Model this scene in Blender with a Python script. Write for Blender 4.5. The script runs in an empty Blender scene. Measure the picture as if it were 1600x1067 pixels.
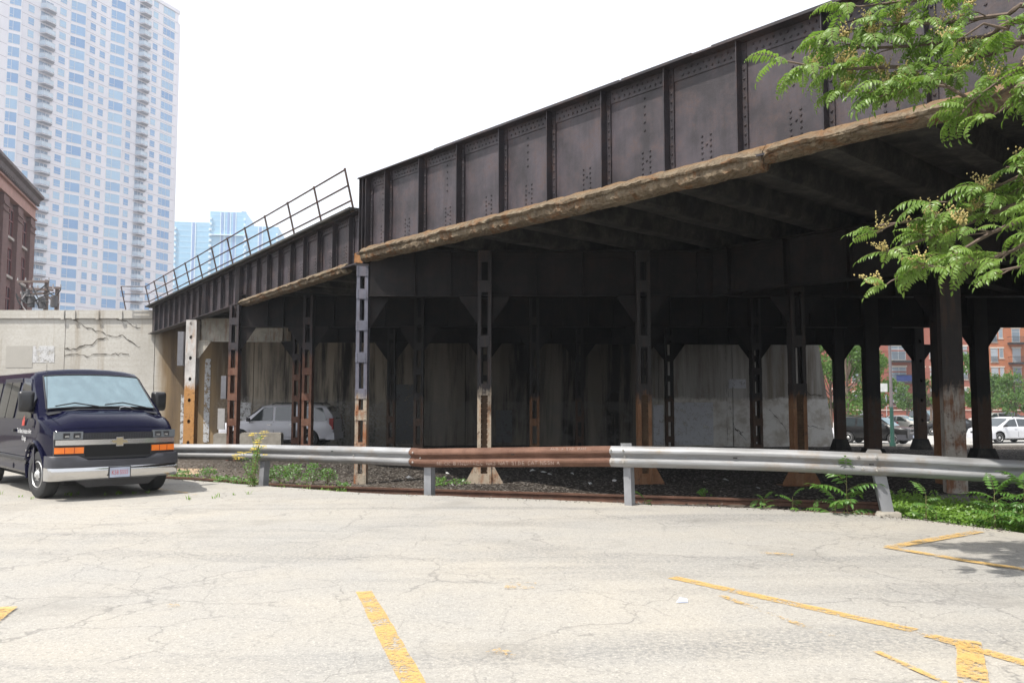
import bpy, bmesh, math, random
from mathutils import Vector, Matrix, noise as mnoise
R = random.Random(7)
SC = bpy.context.scene
COL = SC.collection
V = Vector

# ------------------------------------------------------------------ camera, world, sun, exposure
CAM_H = 1.55
PITCH = math.atan(93.0/1291.0)
cd = bpy.data.cameras.new('camera'); cam = bpy.data.objects.new('camera', cd); COL.objects.link(cam)
cd.sensor_fit = 'HORIZONTAL'; cd.sensor_width = 22.3; cd.lens = 22.3*1291/1600.0
cd.clip_start = .1; cd.clip_end = 4000
cam.location = (0, 0, CAM_H); cam.rotation_euler = (math.pi/2 + PITCH, 0, 0)
SC.camera = cam

TO_SUN = V((-0.455, -0.345, 1.0)).normalized()
ELEV = math.asin(TO_SUN.z); ROT = math.atan2(TO_SUN.x, TO_SUN.y)
w = bpy.data.worlds.new('World'); SC.world = w; w.use_nodes = True
wn = w.node_tree; wn.nodes.clear()
wo = wn.nodes.new('ShaderNodeOutputWorld'); bg = wn.nodes.new('ShaderNodeBackground')
sky = wn.nodes.new('ShaderNodeTexSky'); sky.sky_type = 'NISHITA'; sky.sun_disc = False
sky.sun_elevation = ELEV; sky.sun_rotation = ROT; sky.air_density = 1.0; sky.dust_density = 4.0; sky.ozone_density = 1.0
# thin bright cloud veil all over the sky
veil = wn.nodes.new('ShaderNodeMix'); veil.data_type = 'RGBA'
veil.inputs[0].default_value = .85; veil.inputs[7].default_value = (6.9, 7.05, 7.4, 1)
wn.links.new(sky.outputs[0], veil.inputs[6]); wn.links.new(veil.outputs[2], bg.inputs[0])
bg.inputs[1].default_value = .135
wn.links.new(bg.outputs[0], wo.inputs[0])
sd = bpy.data.lights.new('sun', 'SUN'); sd.energy = 4.0; sd.angle = math.radians(.6); sd.color = (1, .955, .88)
so = bpy.data.objects.new('sun', sd); COL.objects.link(so); so.location = (-20, -20, 60)
so.rotation_euler = TO_SUN.to_track_quat('Z', 'Y').to_euler()
SC.view_settings.view_transform = 'Standard'; SC.view_settings.look = 'None'
SC.view_settings.exposure = .62; SC.view_settings.gamma = 1
SC.view_settings.use_curve_mapping = False
SC.cycles.max_bounces = 8; SC.cycles.diffuse_bounces = 4; SC.cycles.transparent_max_bounces = 12
SC.cycles.use_denoising = True

# ------------------------------------------------------------------ helpers
def px(X, Y_img, depth):
    """point at a given forward distance for a pixel of the 1600x1067 photograph (measuring aid)"""
    return V(((X-800)/1291.0*depth, depth, CAM_H + (626-Y_img)/1291.0*depth))

WM = {}
def thing(name, label=None, cat=None, loc=(0, 0, 0), rz=0, group=None, parent=None, kind=None):
    o = bpy.data.objects.new(name, None); o.empty_display_size = .2; COL.objects.link(o)
    M = Matrix.Translation(V(loc)) @ Matrix.Rotation(rz, 4, 'Z')
    if parent is not None:
        o.parent = parent; o.matrix_basis = WM[parent.name].inverted() @ M
    else:
        o.matrix_basis = M
    WM[o.name] = M
    tag(o, label, cat, group, kind)
    return o
def tag(o, label=None, cat=None, group=None, kind=None):
    if label: o['label'] = label
    if cat: o['category'] = cat
    if group: o['group'] = group
    if kind: o['kind'] = kind
    return o

class MB:
    def __init__(s): s.v = []; s.f = []; s.m = []
    def add(s, vs, fs, m=0, M=None):
        b = len(s.v)
        s.v += [tuple(M @ V(p)) if M is not None else tuple(p) for p in vs]
        for f in fs: s.f.append(tuple(b+i for i in f)); s.m.append(m)
        return s
    def box(s, x, y, z, m=0, M=None):
        vs = [(a, b, c) for c in z for b in y for a in x]
        return s.add(vs, [(0,2,3,1),(4,5,7,6),(0,1,5,4),(2,6,7,3),(0,4,6,2),(1,3,7,5)], m, M)
    def cbox(s, c, d, m=0, M=None):
        return s.box((c[0]-d[0]/2, c[0]+d[0]/2), (c[1]-d[1]/2, c[1]+d[1]/2), (c[2]-d[2]/2, c[2]+d[2]/2), m, M)
    def quad(s, a, b, c, d, m=0, M=None): return s.add([a,b,c,d], [(0,1,2,3)], m, M)
    def poly(s, pts, m=0, M=None): return s.add(pts, [tuple(range(len(pts)))], m, M)
    def prism(s, pts, w, m=0, M=None):
        """flat polygon (3-D points) extruded by vector w"""
        n = len(pts); w = V(w)
        vs = [V(p) for p in pts] + [V(p)+w for p in pts]
        fs = [tuple(range(n-1, -1, -1)), tuple(range(n, 2*n))]
        fs += [(i, (i+1) % n, n+(i+1) % n, n+i) for i in range(n)]
        return s.add(vs, fs, m, M)
    def tube(s, pts, r, n=6, m=0, M=None, caps=True):
        pts = [V(p) for p in pts]; k = len(pts)
        rs = r if isinstance(r, (list, tuple)) else [r]*k
        vs = []
        for i, p in enumerate(pts):
            t = (pts[min(i+1, k-1)] - pts[max(i-1, 0)])
            t = t.normalized() if t.length > 1e-9 else V((0,0,1))
            a = t.cross(V((0,0,1))) if abs(t.z) < .95 else t.cross(V((1,0,0)))
            a.normalize(); b = t.cross(a)
            for j in range(n):
                q = 2*math.pi*j/n
                vs.append(p + a*math.cos(q)*rs[i] + b*math.sin(q)*rs[i])
        fs = [(i*n+j, i*n+(j+1) % n, (i+1)*n+(j+1) % n, (i+1)*n+j) for i in range(k-1) for j in range(n)]
        if caps: fs += [tuple(range(n-1, -1, -1)), tuple((k-1)*n+j for j in range(n))]
        return s.add(vs, fs, m, M)
    def lathe(s, prof, n=24, m=0, M=None, axis='Y'):
        """prof: (r, h) pairs turned about the axis"""
        vs = []
        for r, h in prof:
            for j in range(n):
                q = 2*math.pi*j/n
                vs.append((r*math.cos(q), h, r*math.sin(q)) if axis == 'Y' else (r*math.cos(q), r*math.sin(q), h))
        k = len(prof)
        fs = [(i*n+j, i*n+(j+1) % n, (i+1)*n+(j+1) % n, (i+1)*n+j) for i in range(k-1) for j in range(n)]
        if prof[0][0] > 1e-6: fs.append(tuple(range(n)))
        if prof[-1][0] > 1e-6: fs.append(tuple((k-1)*n+j for j in range(n)))
        return s.add(vs, fs, m, M)
    def dome(s, p, nrm, r, h, n=6, m=0):
        """a rivet or bolt head"""
        nrm = V(nrm).normalized(); a = nrm.orthogonal().normalized(); b = nrm.cross(a); p = V(p)
        vs = []
        for (k, hh) in ((1, 0), (.62, .8)):
            for j in range(n):
                q = 2*math.pi*j/n
                vs.append(p + (a*math.cos(q)+b*math.sin(q))*r*k + nrm*h*hh)
        fs = [(j, (j+1) % n, n+(j+1) % n, n+j) for j in range(n)] + [tuple(n+j for j in range(n))]
        return s.add(vs, fs, m)
    def loft(s, rings, m=0, closed=True, caps=True, M=None):
        n = len(rings[0]); vs = [p for r in rings for p in r]; k = len(rings)
        lim = n if closed else n-1
        fs = [(i*n+j, i*n+(j+1) % n, (i+1)*n+(j+1) % n, (i+1)*n+j) for i in range(k-1) for j in range(lim)]
        if caps and closed: fs += [tuple(range(n-1, -1, -1)), tuple((k-1)*n+j for j in range(n))]
        return s.add(vs, fs, m, M)
    def mesh(s, name, mats, off=None, smooth=None, fix=False):
        me = bpy.data.meshes.new(name)
        vs = s.v if off is None else [(a-off[0], b-off[1], c-off[2]) for a, b, c in s.v]
        me.from_pydata(vs, [], s.f)
        for mt in (mats if isinstance(mats, (list, tuple)) else [mats]): me.materials.append(mt)
        if any(s.m): me.polygons.foreach_set('material_index', s.m)
        if fix:
            bm = bmesh.new(); bm.from_mesh(me); bmesh.ops.recalc_face_normals(bm, faces=bm.faces); bm.to_mesh(me); bm.free()
        if smooth is not None:
            me.polygons.foreach_set('use_smooth', [True]*len(me.polygons))
            me.set_sharp_from_angle(angle=math.radians(smooth))
        me.update()
        return me
    def build(s, name, mats, parent=None, smooth=None, local=False, kind=None, label=None, fix=True):
        """links the shape as one object; points are in world space unless local (then in the parent's space)"""
        if local: off = None
        else:
            xs = [p[0] for p in s.v]; ys = [p[1] for p in s.v]; zs = [p[2] for p in s.v]
            off = ((min(xs)+max(xs))/2, (min(ys)+max(ys))/2, min(zs))
        me = s.mesh(name, mats, off, smooth, fix)
        o = bpy.data.objects.new(name, me); COL.objects.link(o)
        if parent is not None: o.parent = parent
        if off is not None:
            M = Matrix.Translation(V(off))
            o.matrix_basis = (WM[parent.name].inverted() @ M) if parent is not None else M
            WM[o.name] = M
        else: WM[o.name] = (WM[parent.name] if parent is not None else Matrix())
        if kind: o['kind'] = kind
        if label: o['label'] = label
        return o

def inst(name, me, M, parent=None):
    """an object that shares mesh data, placed at world matrix M (or in the parent's space when the parent is given)"""
    o = bpy.data.objects.new(name, me); COL.objects.link(o)
    if parent is not None:
        o.parent = parent
    o.matrix_basis = M
    return o
def copy_tree(o, parent=None):
    c = o.copy(); COL.objects.link(c)
    if parent is not None:
        c.parent = parent; c.matrix_parent_inverse = o.matrix_parent_inverse.copy()
    for ch in [x for x in list(COL.objects) if x.parent == o]: copy_tree(ch, c)
    return c
def frame(o, ex, ey, ez=(0, 0, 1)):
    M = Matrix.Identity(4)
    for i, e in enumerate((ex, ey, ez)):
        for r in range(3): M[r][i] = e[r]
    for r in range(3): M[r][3] = o[r]
    return M
def text_mesh(body, size, align='LEFT', ext=.0):
    cu = bpy.data.curves.new('lettering', 'FONT'); cu.body = body; cu.size = size; cu.align_x = align; cu.extrude = ext
    cu.resolution_u = 2
    o = bpy.data.objects.new('lettering', cu); COL.objects.link(o)
    dg = bpy.context.evaluated_depsgraph_get()
    me = bpy.data.meshes.new_from_object(o.evaluated_get(dg))
    COL.objects.unlink(o); bpy.data.objects.remove(o); bpy.data.curves.remove(cu)
    return me

# ------------------------------------------------------------------ materials
class G:
    def __init__(s, name):
        s.mat = bpy.data.materials.new(name); s.mat.use_nodes = True
        s.nt = s.mat.node_tree; s.b = s.nt.nodes['Principled BSDF']; s.out = s.nt.nodes['Material Output']
        s.geo = None
    def n(s, t): return s.nt.nodes.new(t)
    def set(s, sock, v):
        if isinstance(v, bpy.types.NodeSocket): s.nt.links.new(v, sock)
        elif isinstance(v, (tuple, list)) and sock.type == 'RGBA': sock.default_value = tuple(v)[:3] + (1,)
        else: sock.default_value = v
    def pos(s, sc=(1, 1, 1), rot=0):
        if s.geo is None: s.geo = s.n('ShaderNodeNewGeometry').outputs['Position']
        m = s.n('ShaderNodeMapping'); m.inputs['Scale'].default_value = sc; m.inputs['Rotation'].default_value = (0, 0, rot)
        s.nt.links.new(s.geo, m.inputs[0]); return m.outputs[0]
    def obj(s, sc=(1, 1, 1)):
        m = s.n('ShaderNodeMapping'); m.inputs['Scale'].default_value = sc
        s.nt.links.new(s.n('ShaderNodeTexCoord').outputs['Object'], m.inputs[0]); return m.outputs[0]
    def xyz(s, v):
        q = s.n('ShaderNodeSeparateXYZ'); s.nt.links.new(v, q.inputs[0]); return q.outputs
    def noise(s, v, scale=1, detail=4, rough=.55, dist=0, col=False):
        q = s.n('ShaderNodeTexNoise'); s.set(q.inputs['Vector'], v)
        q.inputs['Scale'].default_value = scale; q.inputs['Detail'].default_value = detail
        q.inputs['Roughness'].default_value = rough; q.inputs['Distortion'].default_value = dist
        return q.outputs['Color' if col else 'Fac']
    def voro(s, v, scale, feature='F1', out='Distance', rnd=1):
        q = s.n('ShaderNodeTexVoronoi'); q.feature = feature; s.set(q.inputs['Vector'], v)
        q.inputs['Scale'].default_value = scale; q.inputs['Randomness'].default_value = rnd
        return q.outputs[out]
    def ramp(s, f, pts, const=False):
        q = s.n('ShaderNodeValToRGB'); cr = q.color_ramp
        if const: cr.interpolation = 'CONSTANT'
        while len(cr.elements) < len(pts): cr.elements.new(.5)
        for e, (p, c) in zip(cr.elements, pts):
            e.position = p
            e.color = (c, c, c, 1) if isinstance(c, (int, float)) else tuple(c)[:3] + (1,)
        s.set(q.inputs[0], f); return q.outputs[0]
    def mix(s, f, a, b, blend='MIX'):
        q = s.n('ShaderNodeMix'); q.data_type = 'RGBA'; q.blend_type = blend
        s.set(q.inputs[0], f); s.set(q.inputs[6], a); s.set(q.inputs[7], b); return q.outputs[2]
    def math(s, op, a, b=0, clamp=False):
        q = s.n('ShaderNodeMath'); q.operation = op; q.use_clamp = clamp
        s.set(q.inputs[0], a); s.set(q.inputs[1], b); return q.outputs[0]
    def maprange(s, v, a, b, c=0, d=1):
        q = s.n('ShaderNodeMapRange'); s.set(q.inputs[0], v)
        for i, x in enumerate((a, b, c, d)): q.inputs[i+1].default_value = x
        return q.outputs[0]
    def vadd(s, a, b, k):
        sc = s.n('ShaderNodeVectorMath'); sc.operation = 'SCALE'; s.set(sc.inputs[0], b); sc.inputs['Scale'].default_value = k
        ad = s.n('ShaderNodeVectorMath'); ad.operation = 'ADD'; s.set(ad.inputs[0], a); s.set(ad.inputs[1], sc.outputs[0])
        return ad.outputs[0]
    def rnd(s): return s.n('ShaderNodeObjectInfo').outputs['Random']
    def bump(s, h, strength=.5, dist=.02):
        q = s.n('ShaderNodeBump'); q.inputs['Strength'].default_value = strength; q.inputs['Distance'].default_value = dist
        s.set(q.inputs['Height'], h); s.nt.links.new(q.outputs[0], s.b.inputs['Normal']); return q.outputs[0]
    def done(s, col=None, rough=None, metal=None, spec=None, alpha=None):
        if col is not None: s.set(s.b.inputs['Base Color'], col)
        if rough is not None: s.set(s.b.inputs['Roughness'], rough)
        if metal is not None: s.set(s.b.inputs['Metallic'], metal)
        if spec is not None: s.set(s.b.inputs['Specular IOR Level'], spec)
        if alpha is not None: s.set(s.b.inputs['Alpha'], alpha)
        return s.mat

def plain(name, col, rough=.5, metal=0, spec=.5, var=.12, scale=6, bump=0):
    """a plain surface with slight wear in its tone"""
    g = G(name); nz = g.noise(g.pos(), scale, 5)
    c = g.mix(g.ramp(nz, [(.3, 0), (.7, 1)]), tuple(x*(1-var) for x in col), tuple(min(1, x*(1+var)) for x in col))
    if bump: g.bump(g.noise(g.pos(), scale*6, 3), bump, .01)
    return g.done(c, rough, metal, spec)

def m_lot():
    g = G('weathered_lot_surface'); p = g.pos()
    big = g.noise(p, .22, 4); mid = g.noise(p, 1.1, 5, .6)
    base = g.mix(g.ramp(big, [(.35, 0), (.65, 1)]), (.315, .302, .278), (.375, .345, .295))
    base = g.mix(g.ramp(mid, [(.35, 0), (.75, .5)]), base, (.285, .284, .278))
    # aggregate: pale and dark stones of a few millimetres to a centimetre
    cell = g.voro(p, 95, 'F1', 'Color'); sep = g.n('ShaderNodeSeparateColor'); g.set(sep.inputs[0], cell)
    base = g.mix(g.ramp(sep.outputs[0], [(0, .36), (.14, .25), (.2, 0)]), base, (.16, .155, .15))
    base = g.mix(g.ramp(sep.outputs[1], [(.8, 0), (.88, .3), (1, .5)]), base, (.50, .475, .425))
    cell2 = g.voro(p, 38, 'F1', 'Color'); sep2 = g.n('ShaderNodeSeparateColor'); g.set(sep2.inputs[0], cell2)
    base = g.mix(g.ramp(sep2.outputs[0], [(0, .3), (.08, .22), (.1, 0)]), base, (.17, .165, .16))
    # worn dark lanes
    lane = g.noise(g.pos((.12, .75, 1), .25), 1.0, 5, .62, .6)
    fine = g.noise(p, 26, 3, .7)
    lm = g.math('MULTIPLY', g.ramp(lane, [(.50, 0), (.66, 1)]), g.ramp(fine, [(.40, 0), (.62, 1)]))
    base = g.mix(g.math('MULTIPLY', lm, .75), base, (.13, .132, .135))
    # cracks
    wob = g.noise(p, 2.3, 4, .6, col=True); wp = g.vadd(p, wob, .55)
    cr1 = g.voro(wp, .55, 'DISTANCE_TO_EDGE'); cr2 = g.voro(g.vadd(g.pos(), wob, .3), 2.1, 'DISTANCE_TO_EDGE')
    mk1 = g.ramp(g.noise(p, .5, 3), [(.42, 0), (.55, 1)]); mk2 = g.ramp(g.noise(p, .33, 3, .5, .3), [(.52, 0), (.62, 1)])
    c1 = g.math('MULTIPLY', g.ramp(cr1, [(0, 1), (.004, .7), (.010, 0)]), mk1)
    c2 = g.math('MULTIPLY', g.ramp(cr2, [(0, .9), (.008, .5), (.022, 0)]), mk2)
    cr3 = g.voro(g.vadd(g.pos(), wob, .42), 1.15, 'DISTANCE_TO_EDGE'); mk3 = g.ramp(g.noise(p, .42, 4, .6, .2), [(.44, 0), (.58, 1)])
    c3 = g.math('MULTIPLY', g.ramp(cr3, [(0, .9), (.005, .6), (.012, 0)]), mk3)
    cm = g.math('MAXIMUM', g.math('MAXIMUM', c1, c2), c3)
    cm = g.math('MULTIPLY', cm, g.ramp(fine, [(.3, .25), (.5, 1)]))
    base = g.mix(g.math('MULTIPLY', cm, .55), base, (.12, .115, .112))
    # dirt along the kerb side, oil
    oil = g.ramp(g.noise(g.pos((1, 1, 1), .4), .75, 5, .6), [(.56, 0), (.72, .5)])
    base = g.mix(oil, base, (.20, .19, .172))
    h = g.math('SUBTRACT', g.math('MULTIPLY', g.voro(p, 95), .5), g.math('MULTIPLY', cm, 2.0))
    g.bump(h, .35, .005)
    return g.done(base, .88, spec=.3)

def m_yellow(wear=.46):
    g = G('worn_yellow_road_paint'); p = g.pos()
    nz = g.math('ADD', g.math('MULTIPLY', g.noise(p, 34, 4, .7), .55), g.math('MULTIPLY', g.noise(p, 5, 4, .6), .45))
    a = g.ramp(nz, [(wear-.05, 0), (wear+.01, .6), (wear+.09, .9)])
    c = g.mix(g.noise(p, 60, 3), (.49, .30, .085), (.60, .40, .15))
    g.bump(g.voro(p, 95), .5, .005)
    return g.done(c, .75, alpha=a)

def m_steel(name, base, hi, rust=.35, rustcol=(.10, .045, .022), rough=.5, streak=1.0, spec=.45):
    g = G(name); p = g.pos()
    st = g.noise(g.pos((7, 7, .9)), 1, 5, .65); bl = g.noise(p, 1.3, 5, .6); fi = g.noise(p, 22, 5, .7)
    c = g.mix(g.ramp(bl, [(.36, 0), (.62, 1)]), base, hi)
    c = g.mix(g.math('MULTIPLY', g.ramp(st, [(.45, 0), (.75, .7)]), streak), c, tuple(x*.55 for x in base))
    rm = g.math('MULTIPLY', g.ramp(g.noise(p, 2.6, 6, .7), [(.47, 0), (.66, 1)]), g.ramp(fi, [(.36, 0), (.58, 1)]))
    run = g.noise(g.pos((11, 11, .35)), 1, 5, .7, .3); rm = g.math('MAXIMUM', rm, g.math('MULTIPLY', g.ramp(run, [(.58, 0), (.7, .8)]), g.ramp(bl, [(.4, 0), (.6, 1)])))
    c = g.mix(g.math('MULTIPLY', rm, rust), c, rustcol)
    c = g.mix(g.ramp(fi, [(.6, 0), (.8, .25)]), c, tuple(min(1, x*2.2) for x in hi))
    g.bump(g.math('ADD', g.math('MULTIPLY', fi, .5), bl), .25, .02)
    return g.done(c, g.ramp(fi, [(.3, rough-.12), (.7, rough+.18)]), spec=spec)

def m_column(name, upper, lower, rustcol, zs=1.62, rustup=.25, blotch=.5):
    """steel with an old pale paint band below zs that has rusted"""
    g = G(name); p = g.pos(); z = g.xyz(p)[2]
    st = g.noise(g.pos((9, 9, 1.1)), 1, 5, .7); fi = g.noise(p, 16, 5, .7); bl = g.noise(p, 2.4, 5, .65)
    up = g.mix(g.ramp(bl, [(.35, 0), (.65, 1)]), tuple(x*.75 for x in upper), tuple(x*1.2 for x in upper))
    up = g.mix(g.math('MULTIPLY', g.ramp(st, [(.5, 0), (.7, 1)]), rustup), up, tuple(x*.8 for x in rustcol))
    lo = g.mix(g.ramp(fi, [(.35, 0), (.65, 1)]), tuple(x*.8 for x in lower), lower)
    rm = g.math('ADD', g.math('MULTIPLY', st, .5), g.math('MULTIPLY', bl, .5))
    lo = g.mix(g.ramp(rm, [(blotch-.06, 1), (blotch+.05, 0)]), lo, g.mix(fi, tuple(x*.55 for x in rustcol), tuple(x*1.35 for x in rustcol)))
    lo = g.mix(g.math('MULTIPLY', g.ramp(g.noise(p, 9, 5, .7), [(.58, 0), (.64, 1)]), .6), lo, (.06, .03, .02))
    ze = g.math('ADD', z, g.math('ADD', g.math('MULTIPLY', g.math('SUBTRACT', fi, .5), .4), g.math('MULTIPLY', g.math('SUBTRACT', st, .5), .9)))
    f = g.maprange(ze, zs-.09, zs+.12)
    c = g.mix(f, lo, up)
    g.bump(g.math('ADD', fi, st), .3, .012)
    return g.done(c, .62, spec=.4)

def m_encase():  # broken concrete with rust
    g = G('spalled_concrete_casing'); p = g.pos()
    a = g.noise(p, 2.2, 6, .65); b = g.noise(p, 14, 5, .7); st = g.noise(g.pos((5, 5, 1)), 1.6, 5, .7)
    c = g.mix(g.ramp(a, [(.32, 0), (.64, 1)]), (.165, .125, .085), (.235, .195, .14))
    c = g.mix(g.ramp(b, [(.42, 0), (.66, .7)]), c, (.11, .08, .05))
    c = g.mix(g.ramp(g.noise(p, 3.3, 4, .6, .4), [(.52, 0), (.64, .8)]), c, (.17, .08, .033))
    c = g.mix(g.ramp(g.noise(p, 40, 3, .7), [(.62, 0), (.72, .6)]), c, (.38, .33, .25))
    z = g.xyz(p)[2]
    zt = g.math('ADD', z, g.math('MULTIPLY', g.math('SUBTRACT', a, .5), .3))
    c = g.mix(g.maprange(zt, 4.96, 5.06, 0, .75), c, g.mix(b, (.17, .085, .04), (.27, .18, .095)))
    c = g.mix(g.math('MULTIPLY', g.ramp(st, [(.5, 0), (.66, 1)]), .55), c, (.085, .066, .048))
    g.bump(g.math('ADD', g.math('MULTIPLY', a, 1.0), g.math('ADD', g.math('MULTIPLY', b, .7), g.math('MULTIPLY', g.voro(p, 8, 'DISTANCE_TO_EDGE'), 1.2))), 1.0, .06)
    return g.done(c, .92, spec=.2)

def m_wall():
    g = G('stained_old_concrete'); p = g.pos(); x, y, z = g.xyz(p)
    big = g.noise(p, .35, 5, .6); fi = g.noise(p, 9, 6, .7)
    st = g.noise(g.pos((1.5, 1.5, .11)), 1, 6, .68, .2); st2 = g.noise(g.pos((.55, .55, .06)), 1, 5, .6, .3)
    brd = g.noise(g.pos((.15, .15, 6)), 1, 3, .5)
    clean = g.mix(g.ramp(big, [(.35, 0), (.65, 1)]), (.43, .41, .37), (.54, .525, .485))
    clean = g.mix(g.math('MULTIPLY', g.ramp(fi, [(.45, 0), (.75, 1)]), .5), clean, (.34, .30, .24))
    clean = g.mix(g.math('MULTIPLY', g.ramp(st, [(.56, 0), (.7, 1)]), .55), clean, (.25, .19, .12))
    clean = g.mix(g.math('MULTIPLY', g.ramp(brd, [(.5, 0), (.7, 1)]), .18), clean, (.3, .27, .22))
    # soot and seepage under the tracks, plus the viaduct's shade put into the colour
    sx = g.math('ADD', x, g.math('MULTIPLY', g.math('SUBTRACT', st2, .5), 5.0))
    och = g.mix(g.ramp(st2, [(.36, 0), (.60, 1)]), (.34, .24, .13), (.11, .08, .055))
    soot_shade = g.mix(g.ramp(st, [(.44, 0), (.57, 1)]), (.155, .135, .11), (.018, .015, .013))
    soot_shade = g.mix(g.math('MULTIPLY', g.ramp(st2, [(.50, 0), (.60, 1)]), .75), soot_shade, (.27, .24, .20))
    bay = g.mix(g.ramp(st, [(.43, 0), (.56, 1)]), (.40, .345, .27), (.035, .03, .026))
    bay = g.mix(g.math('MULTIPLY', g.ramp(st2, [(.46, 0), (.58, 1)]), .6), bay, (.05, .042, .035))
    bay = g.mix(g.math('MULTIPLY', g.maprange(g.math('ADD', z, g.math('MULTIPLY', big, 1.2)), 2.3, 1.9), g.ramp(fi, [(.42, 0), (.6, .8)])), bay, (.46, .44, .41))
    soot_shade = g.mix(g.maprange(sx, -6.5, -3.5, .85, 0), soot_shade, bay)
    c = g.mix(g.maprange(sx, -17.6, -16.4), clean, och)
    c = g.mix(g.maprange(sx, -14.6, -12.6), c, soot_shade)
    # old whitewash low down, flaking
    lw = g.math('MULTIPLY', g.maprange(g.math('ADD', z, g.math('MULTIPLY', fi, .3)), 1.72, 1.62), g.ramp(g.noise(p, 1.2, 5, .65), [(.45, 0), (.57, 1)]))
    lw = g.math('MULTIPLY', lw, g.maprange(x, -14.5, -13, 0, .4))
    c = g.mix(lw, c, (.17, .163, .15))
    # the far end is paler: light from the right put into its colour
    en = g.mix(g.ramp(st, [(.42, 0), (.66, 1)]), (.50, .485, .455), (.20, .17, .135))
    m3 = g.noise(p, 1.7, 6, .7)
    en = g.mix(g.maprange(g.math('ADD', z, g.math('MULTIPLY', m3, .5)), 1.98, 1.84), en, g.mix(g.ramp(m3, [(.42, 0), (.62, 1)]), (.74, .72, .68), (.50, .46, .40)))
    c = g.mix(g.math('MULTIPLY', g.maprange(sx, 6.2, 7.6), 1), c, en)
    g.bump(g.math('ADD', g.math('MULTIPLY', fi, .6), big), .5, .04)
    return g.done(c, .92, spec=.2)

def m_galv(name, rust=0.0):
    g = G(name); p = g.pos()
    a = g.noise(g.pos((1.2, 1.2, 9)), 1, 5, .65); b = g.noise(p, 30, 4, .7)
    c = g.mix(g.ramp(a, [(.35, 0), (.65, 1)]), (.24, .24, .24), (.345, .35, .36))
    c = g.mix(g.math('MULTIPLY', g.ramp(g.noise(p, 2.0, 6, .75), [(.52, 0), (.68, 1)]), .65), c, (.26, .205, .15))
    c = g.mix(g.ramp(b, [(.62, 0), (.75, .35)]), c, (.32, .31, .30))
    g.bump(b, .08, .01)
    return g.done(c, g.ramp(a, [(.3, .38), (.7, .6)]), .35, .5)

def m_rust(name, c0, c1, rough=.8):
    g = G(name); p = g.pos(); a = g.noise(p, 3.5, 6, .7); b = g.noise(g.pos((2, 2, 30)), 1, 4, .6); fi = g.noise(p, 40, 4, .7)
    c = g.mix(g.ramp(a, [(.34, 0), (.66, 1)]), c0, c1)
    c = g.mix(g.ramp(b, [(.5, 0), (.72, .6)]), c, tuple(x*.6 for x in c0))
    c = g.mix(g.ramp(fi, [(.6, 0), (.75, .4)]), c, tuple(min(1, x*1.8) for x in c1))
    g.bump(g.math('ADD', a, fi), .3, .01)
    return g.done(c, rough, spec=.3)

def m_ground():
    g = G('dirt_and_ballast'); p = g.pos()
    a = g.noise(p, .6, 6, .65); b = g.noise(p, 8, 5, .7)
    cell = g.voro(p, 22, 'F1', 'Color'); sp = g.n('ShaderNodeSeparateColor'); g.set(sp.inputs[0], cell)
    c = g.mix(g.ramp(a, [(.35, 0), (.65, 1)]), (.085, .070, .056), (.15, .122, .098))
    c = g.mix(g.ramp(b, [(.45, 0), (.7, .7)]), c, (.055, .047, .04))
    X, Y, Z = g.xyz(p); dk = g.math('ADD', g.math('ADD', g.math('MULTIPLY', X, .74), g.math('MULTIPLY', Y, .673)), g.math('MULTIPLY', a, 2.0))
    dk = g.math('MULTIPLY', g.maprange(dk, 9.6, 12.4, 0, .85), g.maprange(Y, 42, 38)); c = g.mix(dk, c, (.022, .018, .015))  # ground under the viaduct darkened, its shade put into the colour
    c = g.mix(g.ramp(sp.outputs[0], [(.82, 0), (.9, .8)]), c, (.26, .235, .21))
    g.bump(g.math('ADD', g.voro(p, 22), g.math('MULTIPLY', b, 1.5)), .9, .04)
    return g.done(c, .95, spec=.15)

def m_leaf(name, c0, c1, trans=.35, rough=.38):
    g = G(name); p = g.pos(); rn = g.rnd(); nz = g.noise(p, 3.1, 3)
    f = g.math('ADD', g.math('MULTIPLY', rn, .6), g.math('MULTIPLY', nz, .5), True)
    c = g.mix(f, c0, c1)
    g.done(c, rough, spec=.5)
    t = g.n('ShaderNodeBsdfTranslucent'); g.set(t.inputs[0], g.mix(.5, c, (.20, .36, .03)))
    mx = g.n('ShaderNodeMixShader'); mx.inputs[0].default_value = trans
    g.nt.links.new(g.b.outputs[0], mx.inputs[1]); g.nt.links.new(t.outputs[0], mx.inputs[2])
    g.nt.links.new(mx.outputs[0], g.out.inputs[0])
    return g.mat

def m_brick(name, c0, c1, mortar, sx=1.0):
    g = G(name); tc = g.n('ShaderNodeTexCoord').outputs['Object']
    q = g.n('ShaderNodeTexBrick'); g.set(q.inputs['Vector'], tc)
    m = g.n('ShaderNodeMapping'); m.inputs['Rotation'].default_value = (math.pi/2, 0, 0); g.nt.links.new(tc, m.inputs[0]); g.nt.links.new(m.outputs[0], q.inputs['Vector'])
    q.inputs['Scale'].default_value = 1; q.inputs['Brick Width'].default_value = .24; q.inputs['Row Height'].default_value = .075
    q.inputs['Mortar Size'].default_value = .008
    g.set(q.inputs['Color1'], c0); g.set(q.inputs['Color2'], c1); g.set(q.inputs['Mortar'], mortar)
    a = g.noise(g.pos(), .5, 5, .6)
    c = g.mix(g.ramp(a, [(.35, 0), (.7, .4)]), q.outputs[0], tuple(x*.6 for x in c0))
    return g.done(c, .85, spec=.2)

def m_glass(name, c0, c1, rough=.06, ior=1.9):
    g = G(name); c = g.mix(g.ramp(g.rnd(), [(.2, 0), (.9, 1)]), c0, c1)
    g.b.inputs['IOR'].default_value = ior
    return g.done(c, rough, spec=.5)

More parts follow.
